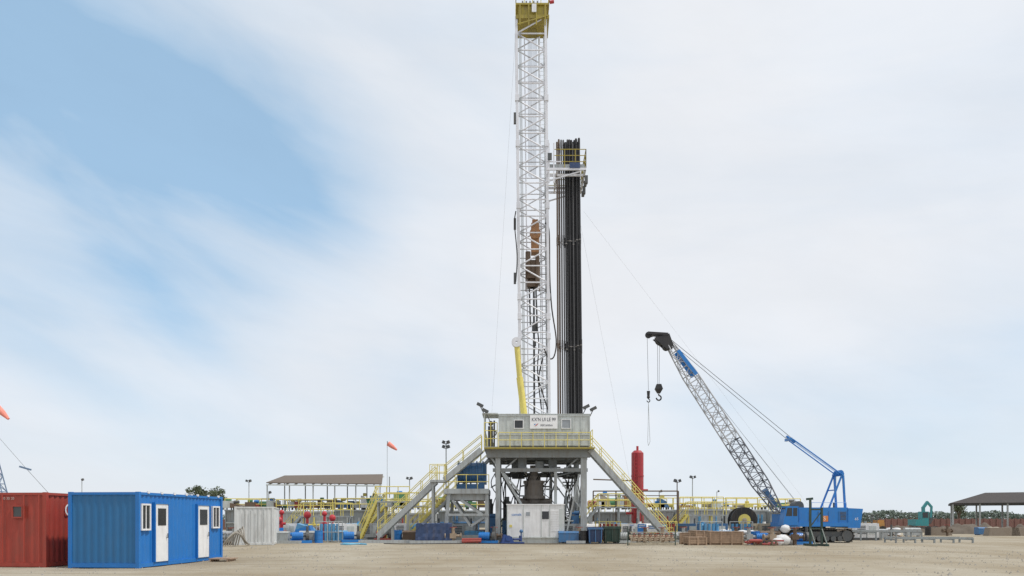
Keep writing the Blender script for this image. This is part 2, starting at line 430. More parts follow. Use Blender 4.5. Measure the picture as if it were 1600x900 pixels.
for k in range(7): q.box(w2-.02,w2+.03,t0+.5+k*.85,t0+.62+k*.85,2.56,2.64)
q.make('roof_clip',WHITE,bc,local=True)
st=M()
px,py=-12.07+.35,26+3.9*1.0
for k in range(4): st.box(px-.1,px+.75,py+.22*k,py+.22*k+.2,.10,.14)
st.box(px-.05,px+.0,py,py+.86,.0,.1); st.box(px+.6,px+.66,py,py+.86,.0,.1)
st.solo('door_step',WOOD,'wooden plank pallet step lying before the blue container door','step')
rc=container('shipping_container','red corrugated shipping container with white letter on its side',place(-16.08,26.5,rz,2.44,6.06),rz,6.06,2.44,2.6,RED)
text('side_lettering','CAI',.62,(1.22+.006,-3.03+1.45,1.98),SD,TXT,rc)
text('end_lettering','C.A.I  20 30 20',.13,(-.35,-3.03-.006,2.38),FR,mat('faded_lettering',(.5,.38,.35),.6),rc)
f=M()
for (x0,x1,z0,z1) in ((-.02,.4,1.7,1.75),(-.02,.4,2.1,2.15),(-.02,.03,1.75,2.1),(.35,.4,1.75,2.1)): f.box(x0,x1,-3.08,-3.0,z0,z1)
wn=f.make('vent_window',RED,rc,local=True); M().box(.03,.35,-3.05,-3.0,1.75,2.1).make('grille',DGREY,wn,local=True)
f=M()
for x in (-.95,-.35,.45,1.0): f.tube((x,-3.09,.2),(x,-3.09,2.5),.02,n=6)
f.make('locking_bar',RED,rc,local=True)
d=50
gc=container('storage_container','pale grey storage container with double end doors',place(XX(428,d),d,.24,2.44,6.06),.24,6.06,2.44,2.5,mat('pale_container',(.62,.64,.64),.5,dirt=.2))
f=M()
for x in (-.6,-.2,.2,.6): f.tube((x,-3.09,.2),(x,-3.09,2.3),.025,n=6)
f.make('locking_bar',GREY,gc,local=True)
# ================================================================ drilling rig
RIG=V((1.6,58,0))
rig=thing('drilling_rig','tall white lattice drilling rig mast on a grey steel substructure','drilling rig',RIG)
d=58.0
def quadm(ul,ur,v,dm=1.0):
    z=ZZ(v,d); a=XX(ul,d); b=XX(ur,d); return [V((a,d-dm,z)),V((b,d-dm,z)),V((b,d+dm,z)),V((a,d+dm,z))]
zb=6.95; vb=HZ-(zb-EYE)*F/d
B0=quadm(814,858,vb); B1=quadm(806.5,851.5,40)
m=M()
for k in range(4): m.beam(B0[k],B1[k],.19)
mast=m.make('mast',MASTW,rig)
m=M()
n=26
for j in range(n+1):
    q=[B0[k].lerp(B1[k],j/n) for k in range(4)]
    for k in (1,2,3): m.tube(q[k],q[(k+1)%4],.04,n=6)
    m.tube(q[0],q[1],.05,n=6)
    if j<n:
        q2=[B0[k].lerp(B1[k],(j+1)/n) for k in range(4)]
        for k in range(4):
            a,b_=(k,(k+1)%4) if (j+(k==2))%2 else ((k+1)%4,k)
            m.tube(q[a],q2[b_],.055 if k==0 else .045,n=6)
m.make('bracing',MASTW,mast)
for t in (.28,.80):
    a=B0[0].lerp(B0[1],t)+V((0,.9,0)); b_=B1[0].lerp(B1[1],t)+V((0,.9,0)); M().tube(a,a.lerp(b_,.97),.045,n=6).make('guide_rail',MASTW,mast)
m=M()
for v in (165,235,470,500,530,330):
    for k in (0,1):
        t=(vb-v)/(vb-40); q=B0[k].lerp(B1[k],t); m.box(q.x-.15,q.x+.15,q.y-.15,q.y+.12,q.z-.22,q.z+.22)
m.make('splice_plate',MASTW,mast)
m=M()
x=XX(846,d)
for s_ in (-.2,.2): m.tube((x+s_+.25,d+.8,7),(x+s_,d+.8,38.5),.025,n=5)
for k in range(100): 
    t=k/100; m.tube((x-.2+.25*(1-t),d+.8,7+t*31.5),(x+.2+.25*(1-t),d+.8,7+t*31.5),.013,n=4)
m.make('ladder',LGREY,mast)
m=M()
for k in range(8): m.tube((XX(826+k*1.6,d),d-.2+.1*(k%4),27.5),(XX(825+k*1.9,d),d-.2+.1*(k%4),38.8),.012,n=4)
m.make('drilling_line',DGREY,mast)
M().path([P(854,60,57.0),P(855,200,57.0),P(857,350,57.0)],.015,4).make('cable',DGREY,mast)
for k in range(3): M().path([P(811+k*1.5,50,56.9),P(818+k*1.5,640,56.9)],.02,4).make('cable',GREY,mast)
cx0,cx1=XX(806,d),XX(857,d); 
cr_=M(); cr_.box(cx0,cx1,57-.2,59.2,38.75,39.0); cr_.box(cx0+.15,cx1-.15,56.95,59.1,39.002,39.75)
cr_.box(cx0,cx1,56.8,59.2,39.752,39.88)
for x in (cx0+.3,cx0+.95,cx1-.95,cx1-.3): cr_.beam((x,56.75,38.2),(x,56.75,39.7),.09)
cr_.beam((cx0+.1,56.74,38.25),(cx1-.1,56.74,38.9),.08)
cr_.make('crown_block',OLIVE,mast)
m=M(); m.rail([(cx0,56.8,39.88),(cx1,56.8,39.88),(cx1,59.2,39.88),(cx0,59.2,39.88),(cx0,56.8,39.88)],1.0,.7,.028)
m.make('crown_railing',YEL,mast)
m=M()
for k in range(5): m.ring((cx0+.5+.28*k,57.8,40.1),(1,0,0),.5,.38,.1,20)
m.make('sheave',DGREY,mast)
M().tube((cx1+.05,57,40.05),(cx1+.35,57,40.1),.12,n=10).make('warning_light',VRED,mast)
M().box(XX(831,56.7),XX(838,56.7),56.62,56.68,39.1,39.7).make('hatch_sign',WHITE,mast)
m=M(); m.tube(P(819,648,56.6),P(812,590,56.6),.25,n=14); m.tube(P(812,590,56.6),P(807.5,540,56.6),.20,n=14)
ram=m.make('raising_cylinder',YEL,rig)
M().ring(P(807,535,56.5),(0,1,0),.36,.08,.3,18).make('pivot_eye',MASTW,ram)
m=M()
for v in (350,435,185): 
    a=P(806,v,57); m.box(a.x-.16,a.x+.02,56.9,57.1,a.z-.4,a.z+.4)
m.make('junction_box',DGREY,mast)
m=M()
a=P(836,372,d); m.box(a.x-.3,a.x+.3,d-.4,d+.4,a.z-1.2,a.z+1.0)
m.box(a.x-.22,a.x+.22,d-.3,d+.3,a.z+1.0,a.z+1.3); m.ring((a.x,d-.42,a.z+.2),(0,1,0),.42,.12,.16,18)
m.make('travelling_block',ORG,rig)
m=M(); a=P(832,425,d)
m.box(a.x-.45,a.x+.3,d-.5,d+.4,a.z-.6,a.z+.75); m.tube((a.x-.35,d-.6,a.z-.2),(a.x-.35,d-.6,a.z+1.3),.2,n=10); m.tube((a.x+.35,d-.55,a.z-1.1),(a.x+.35,d-.55,a.z+1.0),.16,n=10)
m.box(a.x-.42,a.x+.42,d-.45,d+.3,a.z-1.2,a.z-.8); m.tube((a.x,d,a.z-1.2),(a.x,d,a.z-.5),.25,n=10)
for s_ in (-.5,.5): m.tube((a.x+s_,d-.4,a.z-1.6),(a.x+s_,d-.4,a.z+.6),.05,n=6)
m.make('top_drive',BRN,rig)
m=M()
for s_ in (-.25,.25): m.tube((a.x+s_,d-.2,a.z-1.2),(a.x+s_+.1,d-.2,a.z-4.2),.07,n=6)
m.make('elevator_link',DGREY,rig)
m=M(); m.tube((a.x+.1,d,a.z-1.2),(a.x+.15,d,7),.075,n=8); m.tube((a.x+.15,d,a.z-4.6),(a.x+.15,d,a.z-3.9),.2,n=10)
m.tube((a.x+.15,d,a.z-5.6),(a.x+.15,d,a.z-5.2),.13,n=10)
m.make('drill_string',DGREY,rig)
for pts,r_ in (([P(852,348,57),P(858,362,57),P(859,430,57),P(862,480,57),P(869,530,57),P(866,556,57),P(858,560,57),P(850,545,57)],.055),([P(806,330,56.8),P(804,350,56.8),P(808,400,56.8),P(806,440,56.8)],.045),([P(848,560,57.5),P(842,590,57.4),P(848,615,57.4),P(856,640,57.4)],.055),([P(838,500,57.8),P(842,540,57.8),P(840,580,57.8),P(846,640,57.8)],.05)):
    M().path(arc(pts),r_,6).make('service_hose',RUB,rig)
z0=ZZ(272,57); xa,xb=XX(857,57),XX(914,57)
m=M()
for y in (56.2,57.2,59.4,60.2): m.beam((xa-.2,y,z0),(xb,y,z0),.12,.16)
for x in (xa,xa+.6,xb-.05): m.beam((x,56.2,z0),(x,60.2,z0),.12,.16)
m.beam((xa-.3,56.3,z0-.9),(xb-.4,56.3,z0-.12),.09); m.beam((xa-.3,60,z0-.9),(xb-.4,60,z0-.12),.09)
for x in (xa,xa+.35): m.beam((x,56.2,z0-1.0),(x,56.2,z0+1.9),.09)
m.beam((xa-.2,56.2,z0+.55),(xa+.9,56.2,z0+.55),.07)
rb=m.make('racking_board',MASTW,rig)
m=M(); m.rail([(xa+.35,56.2,z0+.1),(xb,56.2,z0+.1),(xb,60.2,z0+.1)],1.35,.75,.03,3); m.rail([(xa-.1,60.2,z0+.1),(xb,60.2,z0+.1)],1.35,.75,.03,3)
m.make('railing',OLIVE,rb)
M().box(xa+.05,xb-.1,56.28,56.34,z0+.1,z0+.4).make('toe_board',GREY,rb)
M().box(xb-1.2,xb-.45,56.1,56.18,z0+.05,z0+.45).make('panel',DBLUE,rb)
for k in range(4): M().box(xb-.05,xb+.16,56.4+.9*k,56.7+.9*k,z0-.9+.2*(k%2),z0-.35).make('floodlight',DGREY,rb)
M().box(xa-.1,xa+.2,56.0,56.1,z0+.6,z0+1.1).make('control_box',DGREY,rb)
# substructure
FZ=6.85
x0,x1=XX(757,55),XX(925,55)
fl=M().box(x0,x1,54.6,62,FZ-.22,FZ).make('drill_floor',GREY,rig)
m=M()
for y in (54.75,57,59.5,61.8): m.beam((x0+.15,y,FZ-.5),(x1-.15,y,FZ-.5),.25,.55)
for k in range(7):
    x=x0+.3+(x1-x0-.6)*k/6; m.beam((x,54.9,FZ-.46),(x,61.7,FZ-.46),.16,.45)
m.beam((XX(770,55),55,FZ-1.65),(XX(918,55),55,FZ-1.65),.25,.25); m.beam((XX(770,55),61.3,FZ-1.65),(XX(918,55),61.3,FZ-1.65),.3,.35)
for u in (775,822,868,912): m.beam((XX(u,55),55.1,FZ-1.6),(XX(u,55),61.2,FZ-1.6),.2,.3)
for u in (790,885): m.beam((XX(u,55),55,FZ-1.5),(XX(u+18,55),55,FZ-.8),.1)
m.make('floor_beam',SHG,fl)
m=M()
for y in (55,61.3):
    for u,w_ in ((778,.34),(912,.42)): m.beam((XX(u,55),y,.5),(XX(u,55),y,FZ-.7),w_,.35)
    m.beam((XX(868,55),y,.5),(XX(868,55),y,FZ-1.7),.2,.2)
m.make('leg',GREY,rig)
m=M()
for y in (55.05,61.2):
    m.beam((XX(785,55),y,5),(XX(822,55),y,2.2),.17)
    m.beam((XX(822,55),y,2.2),(XX(822,55),y,.5),.16)
    m.beam((XX(905,55),y,4.9),(XX(885,55),y,.6),.12); m.beam((XX(868,55),y,4.9),(XX(905,55),y,2.6),.1)
    m.beam((XX(765,55),y,6.2),(XX(812,55),y,3.6),.14)
for u in (778,912):
    x=XX(u,55); m.beam((x,55.2,.7),(x,61,5.2),.16); m.beam((x,61,.7),(x,55.2,5.2),.16)
m.make('brace',GREY,rig)
m=M()
for y in (55,61.3): m.beam((XX(690,55),y,.3),(XX(925,55),y,.3),.5,.5)
for u in (700,778,868,912): m.beam((XX(u,55),54.2,.26),(XX(u,55),62.5,.26),.35,.5)
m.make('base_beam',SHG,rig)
for (u0,u1,y,z_,h_) in ((786,798,60,.5,2.6),(804,812,60,.5,2.0),(872,884,60.5,.5,1.9),(890,902,60,.5,2.6),(760,770,59,.5,2.4),(800,820,60.5,4.9,.8),(880,898,60.5,4.9,.8)):
    m=M(); m.box(XX(u0,y),XX(u1,y),y,y+.9,z_,z_+h_); m.tube((XX((u0+u1)/2,y),y+.4,z_+h_),(XX((u0+u1)/2,y),y+.4,z_+h_+.35),.2,n=10); m.make('equipment_block',SHG if u0%4 else DGREY,rig)
for (u0,u1,y,z_,h_) in ((812,822,57.5,.5,1.1),(893,905,57,.5,1.5),(765,775,56.5,.5,1.3),(850,860,57,.5,1.3)):
    m=M(); m.box(XX(u0,y),XX(u1,y),y,y+.6,z_,z_+h_); m.tube((XX(u0,y),y+.3,z_+h_+.15),(XX(u1,y),y+.3,z_+h_+.15),.16,n=10); m.make('hydraulic_unit',MBLUE,rig)
# left side tower
m=M()
xa,xb=XX(694,55),XX(764,55); zt=ZZ(764,55)
m.box(xa,xb,54.6,59,zt-.35,zt)
m.box(xa+.2,xb-.3,55,58.5,zt-.8,zt-.352)
tw=m.make('side_tower',GREY,rig)
m=M()
for y in (54.9,58.7):
    m.beam((xa+.35,y,zt-.35),(xa+.1,y,.5),.25); m.beam((xb-.15,y,zt-.35),(xb-.15,y,.5),.25)
    m.beam((xa+.6,y,zt-.8),(xa+1.9,y,1.2),.17); m.beam((xa+1.9,y,1.2),(xb-.2,y,1.9),.17); m.beam((xa+1.2,y,zt-.8),(xb-.3,y,1.9),.2)
m.beam((xa+.3,54.8,2.0),(xb,54.8,2.0),.16)
m.make('leg',GREY,tw)
M().rail([(xa,54.65,zt),(xb,54.65,zt)],1.0,.8,.028).make('railing',YEL,tw)
m=M(); a=P(735,738,56); m.tube((a.x-.9,56.5,a.z),(a.x+.9,56.5,a.z),.75,n=20); 
for k in range(5): m.ring((a.x-.9+.45*k,56.5,a.z),(1,0,0),.87,.7,.08,20)
m.box(a.x-1.0,a.x+1.0,55.9,57.1,zt+.002,zt+.4); m.box(a.x+.6,a.x+1.15,56,57.2,zt+.4,zt+1.9)
m.make('drawworks',MBLUE,rig)
# doghouse
dd=54.5; hx0,hx1=XX(779,dd),XX(922,dd); hz0,hz1=FZ+.05,ZZ(648,dd)
m=M(); m.box(hx0,hx1,dd,dd+.08,hz0,hz1); m.box(hx0,hx0+.08,dd+.08,61,hz0,hz1); m.box(hx1-.08,hx1,dd+.08,61,hz0,hz1)
m.box(hx0+.08,hx1-.08,56.6,56.66,hz0,hz1-.1); m.box(hx0-.05,hx1+.05,dd-.08,56.8,hz1,hz1+.06)
dh=m.make('doghouse',LGREY,rig)
m=M()
for k in range(12):
    x=hx0+.03+(hx1-hx0-.06)*k/11; m.box(x-.025,x+.025,dd-.045,dd-.002,hz0,hz1)
m.box(hx0,hx1,dd-.06,dd-.002,hz1-.12,hz1-.02); m.box(hx0,hx1,dd-.06,dd-.003,hz0+.75,hz0+.82)
m.make('wall_rib',LGREY,dh)
for (u0,u1,v0,v1,g_) in ((803,818,656,670,GLASS),(877,892,655,670,PGLASS)):
    a,b_=XX(u0,dd),XX(u1,dd); c0,c1=ZZ(v1,dd),ZZ(v0,dd); f=M()
    for (q0,q1,r0,r1) in ((a,b_,c0,c0+.05),(a,b_,c1-.05,c1),(a,a+.05,c0+.05,c1-.05),(b_-.05,b_,c0+.05,c1-.05)): f.box(q0,q1,dd-.09,dd-.002,r0,r1)
    wn=f._make('window',WHITE,rig); M().box(a+.05,b_-.05,dd-.06,dd-.01,c0+.05,c1-.05).make('glass',g_,wn)
a,b_=XX(828,dd),XX(871,dd)
sg=M().box(a,b_,dd-.12,dd-.07,ZZ(670,dd),ZZ(649,dd)).make('name_sign',mat('sign_white',(.84,.85,.86),.5,dirt=.03),rig)
def rel(p): return V(p)-RIG
text('sign_lettering',"KX'N UI LE 99",.35,rel(((a+b_)/2,dd-.126,ZZ(656,dd))),FR,TXD,sg,sx=.80)
text('logo_lettering',"PERTAMINA",.18,rel(((a+b_)/2+.2,dd-.126,ZZ(665,dd))),FR,TXD,sg,sx=.9)
q=M(); c_=V(((a+b_)/2-.52,dd-.13,ZZ(664.5,dd))); q.quad(c_+V((-.14,0,-.1)),c_+V((.02,0,-.03)),c_+V((.16,0,.14)),c_+V((0,0,.05))); q.make('logo_mark',VRED,sg)
q=M(); c_=c_+V((-.05,-.001,.03)); q.quad(c_+V((-.12,0,-.03)),c_+V((-.02,0,.0)),c_+V((0,0,.06)),c_+V((-.1,0,.05))); q.make('logo_mark',CBLUE,sg)
for pts,h_,s_,md in (([(x0,54.62,FZ),(hx0-.1,54.62,FZ)],1.7,.5,3),([(hx0,54.2,FZ-.1),(hx1,54.2,FZ-.1)],1.05,.8,2),([(x0,54.8,FZ),(x0,61.8,FZ)],1.3,1.2,2),([(x1,54.62,FZ),(x1,61.8,FZ)],1.2,1.2,2)):
    M().rail(pts,h_,s_,.027,md)._make('railing',YEL,rig)
M().box(x0,x1+.1,54.05,54.6,FZ-.2,FZ-.1).make('catwalk',OLIVE,rig)
m=M(); a=P(768,676,55.2)
m.box(a.x-.25,a.x+.1,55,55.4,FZ,FZ+1.5); m.ring((a.x+.1,54.9,FZ+1.0),(0,1,0),.28,.2,.05,14); m.tube((a.x+.2,55,FZ),(a.x+.2,55,FZ+1.9),.06); m.ball((a.x-.05,55.1,FZ+1.7),.18)
m.make('control_panel',DGREY,rig)
m=M(); m.box(x0-.15,hx0-.05,54.7,57,ZZ(648,55),ZZ(646,55)); m.beam((x0,54.8,FZ),(x0,54.8,ZZ(648,55)),.08); m.beam((x0,56.9,FZ),(x0,56.9,ZZ(648,55)),.08); m._make('canopy',LGREY,rig)
for (u,v,s_) in ((750,634,-1),(758,643,-1),(916,637,1),(927,640,1)):
    a=P(u,v,54.8); m=M(); m.beam((a.x-s_*.35,54.8,a.z-.7),(a.x,54.8,a.z),.06); m.beam(a+V((-.22*s_,-.1,-.06)),a+V((.2*s_,-.1,.15)),.3,.2); m._make('floodlight',DGREY,rig)
def stairs(pt,pb_,wd,rail_m,st_m,parent,nm='stair',h=.3,rh=1.05):
    pt=V(pt);pb_=V(pb_); o=V((0,wd,0)); m=M(); m.beam(pt,pb_,.07,h); m.beam(pt+o,pb_+o,.07,h)
    n=int((pt.z-pb_.z)/.22)
    for k in range(n+1):
        c_=pt.lerp(pb_,(k+.5)/(n+1)); m.box(c_.x-.15,c_.x+.15,c_.y+.04,c_.y+wd-.04,c_.z+.02,c_.z+.06)
    s_=m.make(nm,st_m,parent); up=V((0,0,rh))
    for oo in (V((0,0,0)),o):
        m=M(); nn=max(2,int((pt-pb_).length/1.2))
        for k in range(nn+1):
            c_=pt.lerp(pb_,k/nn)+oo; m.tube(c_,c_+up,.026,n=5)
        m.tube(pt+oo+up,pb_+oo+up,.03,n=5); m.tube(pt+oo+up*.5,pb_+oo+up*.5,.026,n=5)
        m._make('handrail',rail_m,s_)
    return s_
stairs(P(752,702,54.6),P(694,750,54.6),1.0,YEL,GREY,rig,h=.38)
lz=ZZ(750,54.6)
m=M(); m.box(XX(672,54.6),XX(696,54.6),54.4,55.8,lz-.15,lz); m.beam((XX(676,54.6),54.6,lz-.1),(XX(676,54.6),54.6,0),.14); m.beam((XX(676,54.6),55.7,lz-.1),(XX(676,54.6),55.7,0),.14); ld=m.make('stair_landing',GREY,rig)
for y in (54.4,55.8): M().rail([(XX(672,54.6),y,lz),(XX(696,54.6),y,lz)],1.1,.6,.027)._make('railing',YEL,ld)
stairs(P(680,752,54.6),P(590,838,54.6),1.0,YEL,GREY,rig,h=.38)
stairs(P(922,702,54.6),P(1046,840,54.6),1.0,YEL,GREY,rig,h=.40)
stairs(P(770,712,58),P(655,824,58),.8,YEL,GREY,rig,h=.2)
stairs(P(700,770,60),P(640,835,60),.8,YEL,YEL,rig,h=.18)
m=M(); bx=XX(834,58)
for (z_,r_,h_) in ((.6,.4,.5),(1.2,.6,.5),(1.8,.4,.3),(2.2,.7,.6),(2.9,.5,.3),(3.2,.85,.25),(3.45,.72,.9),(4.35,.8,.2),(4.55,.5,.35),(4.9,.3,.8)): m.tube((bx,57.4,z_),(bx,57.4,z_+h_),r_,n=20)
for z_ in (1.45,2.5,3.0): m.tube((bx-1.2,57.4,z_),(bx+1.2,57.4,z_),.24,n=12); m.tube((bx-1.3,57.4,z_),(bx-1.15,57.4,z_),.32,n=12); m.tube((bx+1.15,57.4,z_),(bx+1.3,57.4,z_),.32,n=12)
m.make('blowout_preventer',BOPM,rig)
for k in range(24):
    xa_=XX(R.uniform(770,905),57); M().path(arc([(xa_,56+R.random()*3,5.2),(xa_+R.uniform(-.5,.5),57,3.8+R.random()),(xa_+R.uniform(-1,1),57.5,2+R.random()),(xa_+R.uniform(-1,1),57.5,.6)],5),R.uniform(.025,.05),5).make('service_hose',RUB,rig)
m=M()
for k in range(40):
    xa_=XX(R.uniform(765,890),57); yy=R.uniform(56,61); z_=R.uniform(.8,5.6); m.tube((xa_,yy,z_),(xa_+R.uniform(.5,2),yy,z_+R.choice((0,0,.0,.4))),R.uniform(.03,.08),n=6)
for k in range(14):
    xa_=XX(R.uniform(785,905),57); yy=R.uniform(56,61); m.box(xa_,xa_+R.uniform(.2,.7),yy,yy+.4,5.3,5.3+R.uniform(.3,1.0))
for k in range(12):
    xa_=XX(R.uniform(785,905),57); yy=R.uniform(56,61); z_=R.uniform(.6,3); m.tube((xa_,yy,z_),(xa_,yy,z_+R.uniform(1,2.5)),R.uniform(.03,.08),n=6)
m.make('pipework',TANKD,rig)
# ---- drill pipes
def pipe_proto(mt,r,lb):
    m=M(); H=22.9; m.tube((0,0,0),(0,0,H),r,n=10)
    for z_ in (0,7.4,15.3,22.4): m.tube((0,0,z_+.06),(0,0,z_+.45),r*1.25,n=10)
    o=m.solo('drill_pipe',mt,lb,'drill pipe','drill pipes racked beside the mast',base=(0,0,0),smooth=False)
    j=M()
    for z_ in (7.38,15.28): j.tube((0,0,z_),(0,0,z_+.07),r*1.3,n=10)
    j.make('tool_joint',JOINT,o,local=True); return o
pA=pipe_proto(PIPE2,.062,'long rusty brown drill pipe stand upright in the rack'); pB=pipe_proto(PIPE1,.072,'long black steel drill pipe stand upright in the rack'); pC=pipe_proto(PIPE3,.055,'long dark grey drill pipe stand upright in the rack')
cols=[(pA,872.5,870),(pA,876,873.2),(pC,879.8,876.8),(pC,883.2,880.0),(pB,886.6,883.2),(pC,889.9,886.3),(pB,893.0,889.2),(pB,896.1,892.0),(pC,898.8,894.6),(pB,901.6,897.2),(pB,904.6,900.0),(pC,907.2,902.2),(pB,909.8,904.4)]
for i,(pr,ub,ut) in enumerate(cols):
    nr=3 if i<5 else 5
    for r_ in range(nr):
        y=57.45+r_*.3+(.12 if i%2 else 0); bx_=ub and (ub-800)/F*57.6; tx_=(ut-800)/F*57.6
        if r_>0: p2=pB if i>4 and R.random()<.7 else pr
        else: p2=pr
        ang=math.atan2(tx_-bx_,23.4)+R.uniform(-.0004,.0004)
        dup(p2,(bx_+R.uniform(-.008,.008)+(y-57.6)*(ub-800)/F,y,FZ+.05+R.uniform(0,.45)),rot=(0,ang,0))
for p in (pA,pB,pC): killtree(p)
M().box(XX(866,57.6),XX(914,57.6),57.0,59.5,FZ,FZ+.02).make('setback_mat',DGREY,rig)
for i,(a,b_) in enumerate(((P(806,45,57),P(765,700,66)),(P(912,330,58),P(1300,838,75)),(P(906,345,60),P(1000,833,80)))):
    M().tube(a,b_,.006,n=4).solo('guy_wire',WIRE,'thin steel guy wire running down from the rig mast','guy wire','guy wires of the rig')
# ---- cabin
dc=54.0
cab=thing('equipment_cabin','white equipment cabin with dark window standing before the rig','equipment cabin',(XX(837,dc),dc+1.2,0))
ca,cb=XX(792,dc),XX(882,dc); cz0=.35; cz1=ZZ(789,dc)
M().box(ca,cb,dc,dc+2.4,cz0,cz1).make('body',WHITE,cab)
M().box(ca-.05,cb+.05,dc-.05,dc+2.45,cz1,cz1+.07).make('roof',WHITE,cab)
m=M(); m.box(ca,cb,dc+.1,dc+.25,.0,cz0); m.box(ca,cb,dc+2.1,dc+2.3,.0,cz0); m.make('skid',LGREY,cab)
m=M()
for u in (792.5,818,846,859,881.5): m.box(XX(u,dc)-.025,XX(u,dc)+.025,dc-.03,dc-.002,cz0,cz1)
m.box(ca,cb,dc-.034,dc-.003,cz0,cz0+.1); m.make('trim',LGREY,cab)
m=M()
for k in range(9): m.box(XX(861,dc),XX(873,dc),dc-.02,dc-.003,cz0+.5+.17*k,cz0+.58+.17*k)
m.make('louvre',WHITE,cab)
M().box(XX(822,dc),XX(828,dc),dc-.025,dc-.003,ZZ(806,dc),ZZ(800,dc)).make('vent',PGLASS,cab)
M().box(XX(874,dc),XX(879,dc),dc-.025,dc-.003,ZZ(832,dc),ZZ(795,dc)).make('door_panel',LGREY,cab)
M().box(XX(847,dc),XX(857.5,dc),dc-.035,dc-.003,ZZ(811,dc),ZZ(799,dc)).make('window',GLASS,cab)
M().box(XX(796,dc),XX(800,dc),dc-.02,dc-.003,ZZ(824,dc),ZZ(820,dc)).make('warning_notice',YEL,cab)
text('lettering','camelt',.26,V((XX(807,dc),dc-.006,ZZ(804,dc)))-V(cab.location),FR,CBLUE,cab)
# ================================================================ mud tanks
def tank(u0,u1,vt,dpt,label,depth=3,mt=TANKG,rails=True):
    xa,xb=XX(u0,dpt),XX(u1,dpt); zt=ZZ(vt,dpt)
    root=thing('mud_tank',label,'tank',((xa+xb)/2,dpt+depth/2,0),group='steel mud tanks around the rig')
    M().box(xa,xb,dpt,dpt+depth,.9,zt).make('body',mt,root)
    m=M(); n=max(2,int((xb-xa)/1.4))
    for k in range(n+1):
        x=xa+.06+(xb-xa-.12)*k/n; m.box(x-.05,x+.05,dpt-.1,dpt-.002,.9,zt-.13)
    m.box(xa-.04,xb+.04,dpt-.14,dpt+.0-.003,zt-.12,zt+.03); m._make('rib',mt,root)
    m=M()
    for k in range(n+1):
        x=xa+.15+(xb-xa-.3)*k/n
        for y in (dpt+.1,dpt+depth-.1): m.beam((x,y,0),(x,y,.899),.16)
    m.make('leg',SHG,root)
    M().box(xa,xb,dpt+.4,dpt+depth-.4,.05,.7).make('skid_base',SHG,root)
    m=M(); z_=R.uniform(1.0,1.4); m.tube((xa+.2,dpt-.25,z_),(xb-.3,dpt-.25,z_),.09,n=8)
    for k in range(4): x=R.uniform(xa+.4,xb-.4); m.tube((x,dpt-.25,z_),(x,dpt-.25,z_+R.choice((-.9,.8))),.07,n=8); m.ring((x,dpt-.38,z_+.1),(0,1,0),.17,.12,.04,12)
    m._make('pipe',R.choice((DRED,GREY,PBLUE,MBLUE,YEL)),root)
    for y in (dpt-.1,dpt+depth):
        M().rail([(xa,y,zt+.03),(xb,y,zt+.03)],1.1,1.1,.04,2)._make('railing',YEL,root)
    return zt
tank(352,428,797,76,'grey ribbed mud tank with yellow railings behind the container',mt=TANKD)
tank(432,520,799,74,'grey ribbed mud tank with yellow railings under the roof')
tank(524,600,797,74,'grey ribbed mud tank with yellow railings beside the stairs',mt=TANKD)
tank(604,680,802,70,'grey ribbed mud tank standing by the stair landing')
tank(685,765,798,72,'grey ribbed mud tank partly hidden by the rig stairs',mt=TANKD)
tank(925,985,800,70,'grey ribbed mud tank with yellow railings behind the red vessel',mt=TANKD)
tank(990,1052,797,72,'grey ribbed mud tank with yellow railings beside the red vessel')
tank(1062,1130,796,70,'long pale grey mud tank with yellow railings')
tank(1133,1200,797,70,'pale grey mud tank behind the hose reel')
tank(1203,1250,799,69,'grey mud tank with yellow railings behind the crane',mt=TANKD)
# walkway frames in front of the tanks, with access flights
for i,(u0,u1,vt,dp) in enumerate(((470,548,806,66),(600,668,790,65),(935,1000,792,64),(1075,1150,804,66))):
    xa,xb=XX(u0,dp),XX(u1,dp); zt=ZZ(vt,dp); root=thing('service_walkway','raised steel service walkway with yellow rails and stair','walkway',((xa+xb)/2,dp,0),group='service walkways by the tanks')
    M().box(xa,xb,dp,dp+.9,zt-.1,zt).make('deck',GREY,root)
    m=M(); n=max(2,int((xb-xa)/1.5))
    for k in range(n+1):
        x=xa+.08+(xb-xa-.16)*k/n; m.beam((x,dp+.08,0),(x,dp+.08,zt-.1),.1); m.beam((x,dp+.82,0),(x,dp+.82,zt-.1),.1)
    m.make('leg',YEL if i%2 else GREY,root)
    for y in (dp,dp+.9): M().rail([(xa,y,zt),(xb,y,zt)],1.1,.9,.035,2)._make('railing',YEL,root)
    stairs((xa,dp,zt),(xa-zt*.8,dp,.05),.8,YEL,YEL if i%2 else GREY,root,'flight',h=.2)
MM=[LGRN,YEL,BRN,ORG,LGREY,GREY,DRED,PBLUE,MBLUE,YEL,WHITE,LGREY,BEIGE]
spots=[]
for u in list(range(358,650,11))+list(range(690,765,16))+list(range(928,1052,10))+list(range(1070,1245,17)):
    spots.append(u+R.uniform(-4,4))
